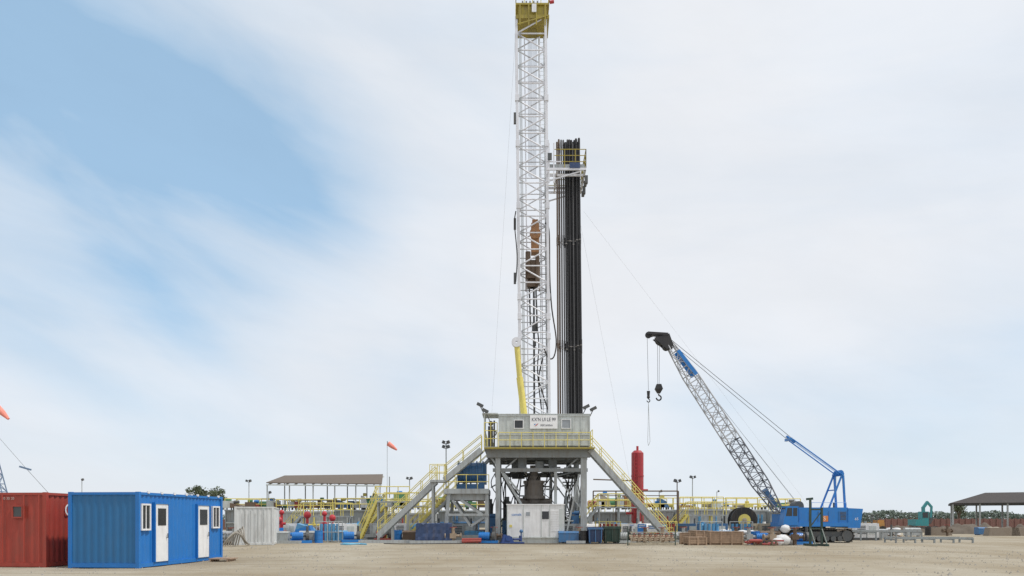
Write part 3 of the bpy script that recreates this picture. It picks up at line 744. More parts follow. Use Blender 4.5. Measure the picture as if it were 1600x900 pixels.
for i,u in enumerate(spots):
    dp=R.uniform(74.8,76) if u<600 else 72.5; x=XX(u,dp); zc=2.62; right=u>1060
    wd=R.uniform(.5,1.3); ht=R.uniform(.5,1.15) if not right else R.uniform(.3,.75)
    if 560<u<650 or 925<u<1000: ht+=R.uniform(.2,.8)
    m=M(); kind=i%3
    root=thing('shale_shaker','boxy vibrating screen machine with motor on the mud tank','shaker machine',(x,dp+.8,zc),group='machines standing on the mud tanks')
    if kind==0: M().box(x-wd/2,x+wd/2,dp+.2,dp+1.4,zc+.2,zc+ht).make('body',R.choice(MM),root)
    elif kind==1:
        zz=zc+.2; M().prism([V((x-wd/2,dp+.2,zz)),V((x+wd/2,dp+.2,zz)),V((x+wd/2,dp+1.4,zz)),V((x-wd/2,dp+1.4,zz))],[V((x-wd/2,dp+.2,zc+ht)),V((x+wd*.2,dp+.2,zc+ht*.7)),V((x+wd*.2,dp+1.4,zc+ht*.7)),V((x-wd/2,dp+1.4,zc+ht))]).make('body',R.choice(MM),root)
    else: M().tube((x-wd/2,dp+.8,zc+.2+ht*.35),(x+wd/2,dp+.8,zc+.2+ht*.35),ht*.35,n=14).make('body',R.choice(MM),root)
    m=M(); 
    for sx in (-.8,.8):
        for yy in (.3,1.3): m.box(x+sx*wd/2-.05,x+sx*wd/2+.05,dp+yy-.05,dp+yy+.05,zc,zc+.24)
    m.make('leg',DGREY,root)
    if kind<2: M().tube((x-wd*.3,dp+.7,zc+ht+.1),(x+wd*.1,dp+.7,zc+ht+.1),.16,n=12).make('motor',R.choice((DGREY,CBLUE,YEL,LGRN)),root)
# shelter
ds=76
root=thing('roof_shelter','brown corrugated roof on thin steel posts above the mud tanks','shelter',(XX(515,ds),ds,0))
xa,xb=XX(426,ds),XX(602,ds)
a=[V((xa,ds-2,ZZ(755,ds-2))),V((xb,ds-2,ZZ(757,ds-2))),V((xb-.9,ds+4,ZZ(742,ds+4))),V((xa,ds+4,ZZ(744,ds+4)))]
M().prism(a,[p+V((0,0,.08)) for p in a]).make('roof',ROOFM,root)
m=M()
for k in range(13):
    x=xa+.2+(xb-xa-1)*k/12; m.beam((x,ds-1.9,ZZ(757,ds-2)),(x,ds+3.9,ZZ(743,ds+4)-.1),.08,.12)
m.beam((xa,ds-2,ZZ(757.5,ds-2)),(xb,ds-2,ZZ(759.5,ds-2)),.1,.12)
m.make('rafter',LGREY,root)
m=M()
for u in (427,461,497,530,562,599):
    m.tube((XX(u,ds),ds-1.9,0),(XX(u,ds),ds-1.9,ZZ(757,ds-2)),.06,n=6); m.tube((XX(u,ds),ds+3.8,0),(XX(u,ds),ds+3.8,ZZ(745,ds+4)),.06,n=6)
m.make('post',GREY,root)
ys_=thing('access_stair','steep yellow steel stair with handrails leading onto the tanks','stair',(XX(568,58),58,0))
stairs(P(588,782,58),P(562,842,58),.8,YEL,YEL,ys_,'flight',h=.2)
m=M(); m.box(XX(586,58),XX(640,58),58,58.9,ZZ(783,58)-.1,ZZ(783,58)); 
for u in (590,612,636): m.beam((XX(u,58),58.1,0),(XX(u,58),58.1,ZZ(783,58)-.1),.1); m.beam((XX(u,58),58.8,0),(XX(u,58),58.8,ZZ(783,58)-.1),.1)
pl=m.make('platform',GREY,ys_); M().rail([(XX(586,58),58,ZZ(783,58)),(XX(640,58),58,ZZ(783,58))],1.1,.9,.035).make('railing',YEL,pl)
# ---- pumps
def pump(x,y,mt,label,sc_=1.0,rz_=0,name='mud_pump',dm=VRED):
    root=thing(name,label,'pump',(x,y,0),rz_,group='pumps around the rig'); k=sc_
    m=M(); m.box(-1.6*k,1.6*k,-.6*k,-.4*k,0,.22*k); m.box(-1.6*k,1.6*k,.4*k,.6*k,0,.22*k)
    for x_ in (-1.5,0,1.5): m.box(x_*k-.08,x_*k+.08,-.4*k,.4*k,.02,.2*k)
    m._make('skid',mt,root,None,True)
    m=M(); m.prism([V((-1.5*k,-.5*k,.22*k)),V((.2*k,-.5*k,.22*k)),V((.2*k,.5*k,.22*k)),V((-1.5*k,.5*k,.22*k))],[V((-1.2*k,-.45*k,1.3*k)),V((-.1*k,-.45*k,.95*k)),V((-.1*k,.45*k,.95*k)),V((-1.2*k,.45*k,1.3*k))])
    m.make('crankcase',mt,root,local=True)
    m=M(); 
    for yy in (-.3,0,.3): m.tube((.2*k,yy*k,.6*k),(1.2*k,yy*k,.6*k),.13*k,n=10); m.tube((1.2*k,yy*k,.3*k),(1.2*k,yy*k,1.1*k),.15*k,n=10)
    m._make('fluid_end',mt,root,None,True)
    m=M(); m.tube((1.3*k,0,1.1*k),(1.3*k,0,1.5*k),.1*k,n=10); m.ball((1.3*k,0,1.7*k),.26*k,12,8)
    m.make('pulsation_dampener',dm,root,local=True)
    M().tube((-.6*k,-.5*k,.75*k),(-.6*k,-.62*k,.75*k),.4*k,n=18).make('pulley_cover',mt,root,local=True)
    return root
pump(XX(462,57),57,CBLUE,'blue triplex mud pump with red dampener on a skid',.95,math.pi)
pump(XX(492,60),60,PBLUE,'pale blue mud pump on skid beside red standpipes',1.05)
pump(XX(450,64),64,PBLUE,'older pale blue mud pump behind the valve columns',1.2,.2)
pump(XX(800,53),53,mat('deep_blue_pump',(.02,.06,.22),.5,dirt=.25),'small dark blue pump unit standing before the white cabin',.5,.2,dm=MBLUE)
pump(XX(545,62),62,GREY,'grey pump unit beside the yellow stair',.9,.1,dm=DGREY)
for u,h_ in ((440,2.2),(507,2.1)):
    x=XX(u,58); root=thing('red_valve_stack','red valve manifold column with round dampener beside the pumps','valve',(x,58,0),group='red valve columns')
    m=M(); m.tube((x,58,0),(x,58,h_),.10,n=10); m.ball((x,58,h_),.2,12,8); m.make('column',VRED,root)
    m=M(); m.tube((x-.4,58,.7),(x+.4,58,.7),.12,n=8); m.ring((x,57.7,1.2),(0,1,0),.22,.16,.04,14); m.tube((x-.3,58,1.35),(x+.3,58,1.35),.1,n=8); m._make('valve',VRED,root)
m=M()
for k in range(7): m.path(arc([(XX(348+k*3,47),47+k*.1,.05),(XX(356+k*3,47),47+k*.1,.5+.12*k),(XX(368+k*2,47),47.3,.9-.08*k),(XX(380,47),47.5+k*.1,.08)],5),.045,6)
m.solo('hose_pile',CONC,'tangled pile of grey hoses beside the storage container','hose')
def tarp(u0,u1,vt,dp,label,m_=DBLUE):
    m=M(); xa,xb=XX(u0,dp),XX(u1,dp); zt=ZZ(vt,dp); nx_,nz=14,6; dy=1.2
    loop=[(xa+(xb-xa)*i/nx_,dp) for i in range(nx_+1)]+[(xb,dp+dy*i/5) for i in range(1,6)]+[(xb-(xb-xa)*i/nx_,dp+dy) for i in range(1,nx_+1)]+[(xa,dp+dy-dy*i/5) for i in range(1,5)]
    n=len(loop)
    for j in range(nz+1):
        for i,(x,y) in enumerate(loop):
            z=zt*j/nz; sw=.07*math.sin(i*1.9)*(1-j/nz)+.04*R.uniform(-1,1); cx,cy=(xa+xb)/2,dp+dy/2
            m.v.append(V((x+(x-cx)*(.06*(1-j/nz))+sw*.4,y+(1 if y>cy else -1)*abs(sw),z+(0 if j<nz else R.uniform(-.08,.05)))))
    for j in range(nz):
        for i in range(n): m.f.append((j*n+i,j*n+(i+1)%n,(j+1)*n+(i+1)%n,(j+1)*n+i))
    c_=len(m.v); m.v.append(V(((xa+xb)/2,dp+dy/2,zt+.03)))
    for i in range(n): m.f.append((nz*n+i,nz*n+(i+1)%n,c_))
    m.solo('covered_crate',m_,label,'covered crate')
tarp(650,704,818,53.5,'crate wrapped in dark blue tarpaulin before the rig base')
tarp(785,818,814,56.5,'blue tarpaulin covered machine beside the white cabin',MBLUE)
for (u0,u1,v0,dp,mb) in ((919,942,825,53,DBLUE),(944,970,824,53.3,GRN)):
    xa,xb=XX(u0,dp),XX(u1,dp); zt=ZZ(v0,dp)
    root=thing('steel_skip','small dark steel bin with ribs and lid','steel bin',((xa+xb)/2,dp+.5,0),group='dark bins before the rig')
    M().prism([V((xa+.06,dp+.06,.12)),V((xb-.06,dp+.06,.12)),V((xb-.06,dp+1,.12)),V((xa+.06,dp+1,.12))],[V((xa,dp,zt)),V((xb,dp,zt)),V((xb,dp+1.1,zt)),V((xa,dp+1.1,zt))]).make('body',mb,root)
    m=M()
    for k in range(3): x=xa+.1+(xb-xa-.2)*k/2; m.box(x-.03,x+.03,dp-.06,dp+.08,.1,zt-.11)
    m.box(xa-.03,xb+.03,dp-.08,dp-.03,zt-.1,zt+.02); m.box(xa+.1,xa+.2,dp+.1,dp+1,0,.119); m.box(xb-.2,xb-.1,dp+.1,dp+1,0,.119); m._make('rib',MBLUE if mb is DBLUE else GRN,root)
    M().box(xa-.02,xb+.02,dp-.05,dp+1.12,zt+.02,zt+.07).make('lid',mb,root)
# red vessel
dv_=66
x=XX(996,dv_); root=thing('separator_vessel','tall red cylindrical pressure vessel standing on legs','pressure vessel',(x,dv_,0))
zt=ZZ(708,dv_); m=M(); m.tube((x,dv_,1.5),(x,dv_,zt),.52,n=24); m.tube((x,dv_,zt),(x,dv_,zt+.22),.52,.3,24); m.tube((x,dv_,1.2),(x,dv_,1.5),.3,.52,24)
for z_ in (3.4,5.4): m.ring((x,dv_,z_),(0,0,1),.55,.48,.1,24)
m.make('shell',mat('vessel_red',(.38,.03,.04),.45,dirt=.25),root)
m=M()
for a_ in range(4): c_,s_=math.cos(a_*1.57+.78),math.sin(a_*1.57+.78); m.tube((x+.43*c_,dv_+.43*s_,0),(x+.43*c_,dv_+.43*s_,1.8),.07,n=6)
m.make('leg',VRED,root)
m=M().tube((x,dv_,zt+.2),(x,dv_,zt+.6),.1,n=8); m.tube((x+.5,dv_,4.2),(x+.9,dv_,4.2),.08); m.tube((x-.5,dv_-.2,2.2),(x-1,dv_-.2,2.2),.1); m.make('nozzle',VRED,root)
m=M()
for s_ in (-.15,.15): m.tube((x-.2+s_,dv_-.62,1),(x-.2+s_,dv_-.62,zt),.02,n=4)
for k in range(20): m.tube((x-.35,dv_-.62,1.1+k*.3),(x-.05,dv_-.62,1.1+k*.3),.012,n=4)
m.make('ladder',VRED,root)
m=M()
dp=66
for u in (925,960,1000,1056): m.tube((XX(u,dp),dp-1,0),(XX(u,dp),dp-1,ZZ(768,dp)),.06,n=6)
m.tube((XX(925,dp),dp-1,ZZ(768,dp)),(XX(1056,dp),dp-1,ZZ(768,dp)),.06,n=6); m.tube((XX(925,dp),dp-1,ZZ(775,dp)),(XX(1056,dp),dp-1,ZZ(775,dp)),.04,n=6)
m.tube((XX(925,dp),dp-1,ZZ(750,dp)),(XX(985,dp),dp-1,ZZ(752,dp)),.06,n=6); m.tube((XX(985,dp),dp-1,ZZ(752,dp)),(XX(985,dp),dp-1,ZZ(775,dp)),.05,n=6)
m.solo('pipe_gantry',BRN,'rusty overhead pipe gantry between rig and red vessel','pipe gantry')
m=M()
for k in range(9): m.tube((XX(925,60),58+.15*k,.6+.14*(k%3)),(XX(985,60),58+.15*k,.6+.14*(k%3)),.08,n=8)
for u in (930,955,980): m.box(XX(u,60)-.1,XX(u,60)+.1,57.8,59.6,0,.5)
m.solo('pipe_rack',TANKG,'stack of grey pipes lying on low sleepers','pipe rack')
def lamp(u,vt,dp,label='slim steel pole carrying floodlights',mt=GREY,heads=2):
    x=XX(u,dp); zt=ZZ(vt,dp); root=thing('floodlight_pole',label,'light pole',(x,dp,0),group='floodlight poles around the yard')
    M().tube((x,dp,0),(x,dp,zt),.05,.04,8).make('pole',mt,root)
    for k in range(heads):
        s_=-1 if k%2 else 1
        m=M(); m.beam((x,dp,zt-.1-.35*(k//2)),(x+s_*.2,dp-.1,zt-.05-.35*(k//2)),.04); m.beam((x+s_*.08,dp-.15,zt+.0-.35*(k//2)),(x+s_*.28,dp-.2,zt+.08-.35*(k//2)),.22,.22); m._make('floodlight',DGREY,root)
lamp(697,692,60,heads=4); lamp(389,752,80); lamp(640,748,72); lamp(1058,752,62,mt=BRN); lamp(1082,746,74); lamp(1306,742,66); lamp(128,750,90,heads=1); lamp(1120,768,100,heads=1); lamp(420,770,80,heads=1); lamp(1030,768,78,heads=1)
def sock(u,vt,dp,L_,r_,label,du=8,dv2=12):
    x=XX(u,dp); zt=ZZ(vt,dp); root=thing('windsock',label,'windsock',(x,dp,0),group='windsocks on poles')
    M().tube((x,dp,0),(x,dp,zt+.1),.02,n=6).make('pole',GREY,root)
    M().ring((x+.06,dp,zt-r_*.2),(1,0,.3),r_,r_*.9,.03,14).make('hoop',DGREY,root)
    d1=V((du,0,-dv2)).normalized()*L_; a=V((x+.08,dp,zt-r_*.2)); m=M(); m.tube(a,a+d1*.5,r_,r_*.85,12); m.tube(a+d1*.5,a+d1,r_*.85,r_*.35,12); m.make('sleeve',SOCK,root)
sock(605,692,70,1.0,.22,'small orange windsock on a thin pole by the tanks',du=12,dv2=9)
sock(-8,634,52,1.2,.24,'orange windsock drooping from a tall pole',du=12,dv2=12)
# ================================================================ crawler crane
dq=55.0
CR=V((XX(1283,dq),dq+1.2,0))
crn=thing('crawler_crane','blue crawler crane with raised lattice boom and hanging hook','crane',CR)
def tr(yc):
    m=M(); xa,xb=XX(1236,dq),XX(1331,dq); r_=.47; zc=.5
    pts=[]
    for k in range(9): t=math.pi/2+math.pi*k/8; pts.append((xa+r_+r_*math.cos(t),zc+r_*math.sin(t)))
    for k in range(9): t=-math.pi/2+math.pi*k/8; pts.append((xb-r_+r_*math.cos(t),zc+r_*math.sin(t)))
    n=len(pts); i=len(m.v)
    for (x,z) in pts: m.v+=[V((x,yc-.35,z)),V((x,yc+.35,z))]
    for k in range(n): m.f.append((i+2*k,i+2*((k+1)%n),i+2*((k+1)%n)+1,i+2*k+1))
    x=xa+r_
    while x<xb-r_:
        m.box(x,x+.13,yc-.38,yc+.38,.0,.05); m.box(x,x+.13,yc-.38,yc+.38,.95,1.0); x+=.19
    for (cx,sg_) in ((xa+r_,-1),(xb-r_,1)):
        for k in range(7):
            t=-math.pi/2+math.pi*(k+.5)/7; c_=V((cx+sg_*math.cos(t)*.49,yc,zc+math.sin(t)*.49)); m.box(c_.x-.05,c_.x+.05,yc-.38,yc+.38,c_.z-.05,c_.z+.05)
    tk=m._make('track',TRACK,crn)
    for k in range(8):
        x=xa+r_+(xb-xa-2*r_)*k/7; M().tube((x,yc-.33,.3 if 0<k<7 else .5),(x,yc+.33,.3 if 0<k<7 else .5),.2 if 0<k<7 else .4,n=14)._make('roller',DGREY,tk)
    M().box(xa+r_,xb-r_,yc-.2,yc+.2,.42,.8).make('track_frame',DGREY,tk)
tr(dq-.0); tr(dq+2.6)
M().box(XX(1262,dq),XX(1308,dq),dq+.3,dq+2.3,.55,1.05).tube((XX(1283,dq),dq+1.3,1.0),(XX(1283,dq),dq+1.3,1.32),.8,n=20).make('undercarriage',DGREY,crn)
zf=ZZ(826,dq)+.15; 
m=M(); ya,yb=dq-.35,dq+2.75
m.box(XX(1224,dq),XX(1322,dq),ya,yb,zf,zf+.3)
m.box(XX(1246,dq),XX(1322,dq),ya+.05,yb-.05,zf+.302,ZZ(793,dq)); m.box(XX(1226,dq),XX(1246,dq)-.002,dq+.8,yb-.05,zf+.302,ZZ(803,dq))
body=m.make('upper_body',CBLUE,crn)
m=M(); xa,xb=XX(1322,dq),XX(1345,dq); zz0,zz1=zf-.2,ZZ(794,dq)
m.prism([V((xa,ya,zz0+.1)),V((xb-.2,ya,zz0+.1)),V((xb-.2,yb,zz0+.1)),V((xa,yb,zz0+.1))],[V((xa,ya,zz1)),V((xb,ya,zz1-.05)),V((xb,yb,zz1-.05)),V((xa,yb,zz1))])
m.make('counterweight',CBLUE,crn)
m=M()
for u in (1262,1276,1292,1308): m.box(XX(u,dq)-.015,XX(u,dq)+.015,ya+.02,ya+.048,zf+.35,ZZ(799,dq))
m.make('seam',MBLUE,body)
m=M()
for k in range(6): m.box(XX(1310,dq),XX(1319,dq),ya+.02,ya+.046,zf+.5+.1*k,zf+.55+.1*k)
m.make('grille',DGREY,body)
M().box(XX(1280,dq),XX(1291,dq),ya+.025,ya+.047,ZZ(815,dq),ZZ(806,dq)).make('emblem_plate',mat('emblem_orange',(.65,.22,.05),.5,dirt=.05),body)
text('emblem_lettering','S',.38,V((XX(1285.5,dq),ya+.02,ZZ(810.5,dq)))-CR,FR,TXT,body)
text('body_lettering','65',.26,V((XX(1335,dq),ya-.006,ZZ(811,dq)))-CR,FR,TXT,body)
m=M(); ca0,ca1=XX(1220,dq),XX(1244,dq); z0_,z1_=zf+.1,ZZ(791,dq)
m.prism([V((ca0,ya-.1,z0_)),V((ca1,ya-.1,z0_)),V((ca1,ya+.9,z0_)),V((ca0,ya+.9,z0_))],[V((ca0+.25,ya-.1,z1_)),V((ca1,ya-.1,z1_)),V((ca1,ya+.9,z1_)),V((ca0+.25,ya+.9,z1_))])
cb_=m.make('operator_cab',CBLUE,crn)
M().quad((ca0+.32,ya-.105,z1_-.12),(ca0+.20,ya-.105,z0_+.65),(ca1-.45,ya-.105,z0_+.65),(ca1-.45,ya-.105,z1_-.12)).make('window',GLASS,cb_)
M().quad((ca1-.38,ya-.105,z1_-.12),(ca1-.38,ya-.105,z0_+.65),(ca1-.08,ya-.105,z0_+.65),(ca1-.08,ya-.105,z1_-.12)).make('window',GLASS,cb_)
M().quad((ca0+.226,ya,z1_-.12),(ca0+.12,ya,z0_+.6),(ca0+.12,ya+.8,z0_+.6),(ca0+.226,ya+.8,z1_-.12)).make('window',GLASS,cb_)
m=M(); m.tube((XX(1256,dq),dq+.9,ZZ(790,dq)),(XX(1256,dq),dq+1.9,ZZ(790,dq)),.35,n=16); m.box(XX(1250,dq),XX(1262,dq),dq+.7,dq+2.1,ZZ(793,dq),ZZ(790,dq)); m.make('winch',DGREY,body)
M().rail([(XX(1266,dq),ya+.1,ZZ(793,dq)),(XX(1320,dq),ya+.1,ZZ(793,dq))],.35,.9,.016,1)._make('body_railing',CBLUE,body)
M().tube((XX(1312,dq),dq+1,ZZ(793,dq)),(XX(1312,dq),dq+1,ZZ(785,dq)),.07).make('exhaust',DGREY,body)
m=M()
for y in (dq+.5,dq+2.0):
    m.beam((XX(1300,dq),y,ZZ(793,dq)),(XX(1320,dq),y,ZZ(742,dq)),.11); m.beam((XX(1325,dq),y,ZZ(794,dq)),(XX(1322,dq),y,ZZ(742,dq)),.13)
m.tube((XX(1321,dq),dq+.4,ZZ(740,dq)),(XX(1321,dq),dq+2.1,ZZ(740,dq)),.1); m.beam((XX(1312,dq),dq+.5,ZZ(765,dq)),(XX(1312,dq),dq+2,ZZ(765,dq)),.08)
gy=m._make('gantry',CBLUE,crn)
m=M()
for k in range(4): m.ring((XX(1321,dq),dq+.8+.25*k,ZZ(738,dq)),(0,1,0),.22,.08,.08,16)
m.make('sheave',CBLUE,gy)
yc=dq+1.25
foot=V((XX(1226,dq),yc,ZZ(799,dq))); tip=V((XX(1052,dq),yc,ZZ(532,dq))); ax=(tip-foot).normalized(); pr=V((ax.z,0,-ax.x)).normalized(); LB=(tip-foot).length
def bq(t,hw,hy): 
    c_=foot+ax*LB*t; return [c_-pr*hw+V((0,-hy,0)),c_+pr*hw+V((0,-hy,0)),c_+pr*hw+V((0,hy,0)),c_-pr*hw+V((0,hy,0))]
bb0=M(); bb0.lattice(bq(0,.16,.6),bq(.17,.46,.55),4,.05,.028); bb0.lattice(bq(.17,.46,.55),bq(.42,.46,.55),6,.05,.028)
boom=bb0.make('boom',mat('boom_dark',(.16,.18,.22),.5,dirt=.3),crn)
m=M(); m.lattice(bq(.42,.46,.55),bq(.82,.42,.5),10,.05,.028); m.lattice(bq(.82,.42,.5),bq(1,.2,.3),4,.05,.028); m.make('boom_section',mat('boom_grey',(.45,.47,.50),.5,dirt=.2),boom)
for hy in (-.56,.5):
    m=M(); a=foot+ax*LB*.80+pr*.28; b_=foot+ax*LB*.95+pr*.12; m.beam(a+V((0,hy,0)),b_+V((0,hy,0)),.05,.26,up=(1,0,0)); m.make('boom_nameplate',CBLUE,boom)
M().beam(foot+ax*LB*.03,foot+ax*LB*.13,.5,.3).make('boom_foot',MBLUE,boom)
m=M()
for y in (yc-.3,yc+.3):
    m.prism([V((XX(1058,dq),y-.04,ZZ(538,dq))),V((XX(1058,dq),y+.04,ZZ(538,dq))),V((XX(1046,dq),y+.04,ZZ(541,dq))),V((XX(1046,dq),y-.04,ZZ(541,dq)))],[V((XX(1050,dq),y-.04,ZZ(516,dq))),V((XX(1050,dq),y+.04,ZZ(516,dq))),V((XX(1026,dq),y+.04,ZZ(523,dq))),V((XX(1026,dq),y-.04,ZZ(523,dq)))])
m.beam((XX(1024,dq),yc-.35,ZZ(517,dq)),(XX(1024,dq),yc+.35,ZZ(517,dq)),.15); m.beam((XX(1048,dq),yc-.3,ZZ(517,dq)),(XX(1016,dq),yc-.3,ZZ(515,dq)),.14,.18); m.beam((XX(1048,dq),yc+.3,ZZ(517,dq)),(XX(1016,dq),yc+.3,ZZ(515,dq)),.14,.18)
hd=m.make('boom_head',BLK,crn)
m=M()
for k in range(3): m.ring((XX(1038,dq),yc-.2+.2*k,ZZ(524,dq)),(0,1,0),.42,.1,.1,20); m.ring((XX(1047,dq),yc-.2+.2*k,ZZ(535,dq)),(0,1,0),.3,.1,.1,18)
m.ring((XX(1018,dq),yc,ZZ(517,dq)),(0,1,0),.24,.07,.1,16); m.make('sheave',BLK,hd)
g0=V((XX(1322,dq),yc,ZZ(740,dq))); g1=V((XX(1245,dq),yc,ZZ(684,dq))); g2=V((XX(1053,dq),yc,ZZ(526,dq)))
m=M()
for y in (-.5,.5): m.tube(g0+V((0,y,0)),g1+V((0,y*.9,0)),.045,n=6)
for y in (-.2,0,.2): m.tube(g0+V((0,y,.1)),g1+V((0,y*.8,.05)),.015,n=4)
m.beam(g1+V((-.15,-.55,0)),g1+V((-.15,.55,0)),.18); m.beam(g1+V((-.3,0,.25)),g1+V((.3,0,-.22)),.2,.12); m._make('spreader_bridle',CBLUE,crn)
for y in (-.45,.45): M().tube(g1+V((0,y,0)),g2+V((0,y*.7,0)),.02,n=5).make('pendant_rope',DGREY,crn)
def rope(a,b_,r): M().tube(V(a),V(b_),r,n=4).make('hoist_rope',DGREY,crn)
rope((XX(1047,dq),yc,ZZ(522,dq)),(XX(1256,dq),yc,ZZ(785,dq)),.010); rope((XX(1047,dq),yc-.2,ZZ(522,dq)),(XX(1256,dq),yc-.2,ZZ(789,dq)),.010)
for du in (-1.6,1.6): rope((XX(1034+du,dq),yc,ZZ(530,dq)),(XX(1034+du*.7,dq),yc,ZZ(597,dq)),.013)
rope((XX(1016,dq),yc,ZZ(520,dq)),(XX(1018,dq),yc,ZZ(605,dq)),.013)
m=M(); c_=V((XX(1034.5,dq),yc,ZZ(601,dq)))
m.prism([c_+V((-.16,-.15,.25)),c_+V((.16,-.15,.25)),c_+V((.16,.15,.25)),c_+V((-.16,.15,.25))],[c_+V((-.28,-.18,-.1)),c_+V((.28,-.18,-.1)),c_+V((.28,.18,-.1)),c_+V((-.28,.18,-.1))])
m.prism([c_+V((-.28,-.18,-.1)),c_+V((.28,-.18,-.1)),c_+V((.28,.18,-.1)),c_+V((-.28,.18,-.1))],[c_+V((-.1,-.1,-.42)),c_+V((.1,-.1,-.42)),c_+V((.1,.1,-.42)),c_+V((-.1,.1,-.42))])
hb=m.make('hook_block',BLK,crn)
def hook(c_,r_,th,par):
    m=M(); pts=[c_+V((0,0,r_*1.6)),c_+V((0,0,r_))]
    for k in range(11):
        t=math.radians(90-27*k); pts.append(c_+V((math.cos(t)*r_,0,math.sin(t)*r_)))
    m.path(pts,th,7); m.make('hook',BLK,par)
hook(c_+V((0,0,-.75)),.18,.055,hb)
m=M(); e=V((XX(1018,dq),yc,ZZ(613,dq))); m.tube(e+V((0,0,.3)),e+V((0,0,-.15)),.12,.09,10); m.ball(e+V((0,0,-.15)),.12); bl=m.make('headache_ball',BLK,crn); hook(e+V((0,0,-.4)),.11,.035,bl)
m=M(); e=e+V((0,0,-.5)); m.path([e,e+V((-.02,0,-1.6)),e+V((-.05,0,-2.9))],.014,4); m.path([e,e+V((.06,0,-1.6)),e+V((.12,0,-2.9)),e+V((.0,0,-3.2)),e+V((-.05,0,-2.9))],.014,4)
m.solo('lifting_sling',GREY,'thin wire sling hanging from the crane hook','sling')
# ---- dark stand
dp=48.5; root=thing('steel_stand','dark green steel stand frame on a cross base','steel stand',(XX(1275,dp),dp,0))
m=M()
for u in (1266,1284): m.beam((XX(u,dp),dp,.1),(XX(u,dp),dp,ZZ(780 if u<1270 else 793,dp)),.12)
m.beam((XX(1266,dp),dp,ZZ(796,dp)),(XX(1284,dp),dp,ZZ(796,dp)),.1); m.beam((XX(1266,dp),dp,1.1),(XX(1284,dp),dp,1.1),.08); m.beam((XX(1266,dp),dp,1.2),(XX(1284,dp),dp,2.2),.06)
m.beam((XX(1260,dp),dp,ZZ(780,dp)),(XX(1270,dp),dp,ZZ(779,dp)),.14); m._make('upright',GRN,root)
m=M()
for u in (1266,1284): m.box(XX(u,dp)-.1,XX(u,dp)+.1,dp-.9,dp+.9,.0,.13); m.beam((XX(u,dp),dp-.8,.12),(XX(u,dp),dp,1.1),.07)
m.make('foot',GRN,root)
# ---- reel
dp=62; x=XX(1160,dp); zc=ZZ(813,dp); root=thing('hose_reel','large black hose reel with yellow hub on a stand','reel',(x,dp,0))
for y in (-.5,.5): M().ring((x,dp+y,zc),(0,1,0),1.05,.42,.08,32)._make('flange',RUB,root)
M().ring((x,dp,zc),(0,1,0),.92,.45,.9,32).make('wound_hose',BLK,root)
M().tube((x,dp-.56,zc),(x,dp+.56,zc),.5,n=24).make('hub',YEL,root)
M().tube((x,dp-.60,zc),(x,dp+.60,zc),.2,n=20).make('hub_cap',BEIGE,root)
m=M(); m.tube((x,dp-.7,zc),(x,dp+.7,zc),.12,n=10)
for y in (-.66,.66): m.beam((x,dp+y,zc),(x-.9,dp+y,0.05),.1); m.beam((x,dp+y,zc),(x+.9,dp+y,.05),.1); m.beam((x-1.1,dp+y,.07),(x+1.1,dp+y,.07),.14)
m._make('stand',BEIGE,root)
# ---- crates
def crate(u0,u1,vt,dp,dy,label,rz_=0):
    xa,xb=XX(u0,dp),XX(u1,dp); zt=ZZ(vt,dp); cx=(xa+xb)/2; root=thing('wooden_crate',label,'crate',(cx,dp+dy/2,0),rz_,group='wooden crates on the yard')
    hw=(xb-xa)/2; hd_=dy/2; m=M(); n=max(3,int(zt/.16)); h=(zt-.12)/n
    for k in range(n):
        z_=.12+k*h; m.box(-hw,hw,-hd_,-hd_+.03,z_,z_+h-.015); m.box(-hw,hw,hd_-.03,hd_,z_,z_+h-.015); m.box(-hw,-hw+.03,-hd_+.031,hd_-.031,z_,z_+h-.015); m.box(hw-.03,hw,-hd_+.031,hd_-.031,z_,z_+h-.015)
    m.box(-hw+.04,hw-.04,-hd_+.04,hd_-.04,.12,zt-.04); m.make('planking',WOOD,root,local=True)
    m=M(); nb=max(2,int(2*hw/.6)+1)
    for k in range(nb): x=-hw+.05+(2*hw-.1)*k/(nb-1); m.box(x-.05,x+.05,-hd_-.03,-hd_-.002,.0,zt)
    m.make('batten',WOOD,root,local=True)
    m=M(); m.box(-hw,hw,-hd_+.1,-hd_+.2,0,.119); m.box(-hw,hw,hd_-.2,hd_-.1,0,.119); m.make('runner',WOOD,root,local=True)
    M().box(-hw-.02,hw+.02,-hd_-.035,hd_+.02,zt,zt+.03).make('lid',WOOD,root,local=True)
crate(1074,1104,840,49.0,1.0,'low wooden crate with closed lid',.12)
crate(1110,1162,831,50,1.2,'long wooden shipping crate with vertical battens',-.05)
crate(1084,1112,830,52.5,1.0,'wooden crate standing behind the others',.2)
crate(1064,1080,833,51.5,.8,'small wooden crate beside the pipes',-.15)
root=thing('pipe_bundle','short red and brown pipe pieces heaped on the ground','pipes',(XX(1187,48.5),48.5,0))
m=M()
for k in range(11): x=XX(R.uniform(1166,1215),48.5); y=48+R.random()*1.2; m.tube((x,y,.12+.1*(k%3)),(x+R.uniform(.3,.9),y+R.uniform(-.3,.3),.12+.1*(k%3)),R.uniform(.05,.1),n=8)
m._make('red_pipe',DRED,root)
m=M()
for k in range(6): x=XX(R.uniform(1165,1208),48.5); m.ring((x,48+R.random(),.2),(R.uniform(-1,1),1,0),.2,.1,.1,14)
m._make('flange',BRN,root)
for (u,dp,r_) in ((1222,50,.5),(1234,50.4,.4),(1215,49.6,.34)):
    M().ball((XX(u,dp),dp,r_*.62),r_,14,10,(1.1,.9,.75),.09).solo('bulk_bag',BAG,'crumpled white bulk sack lying on the ground','sack','white sacks beside the crane',smooth=True)
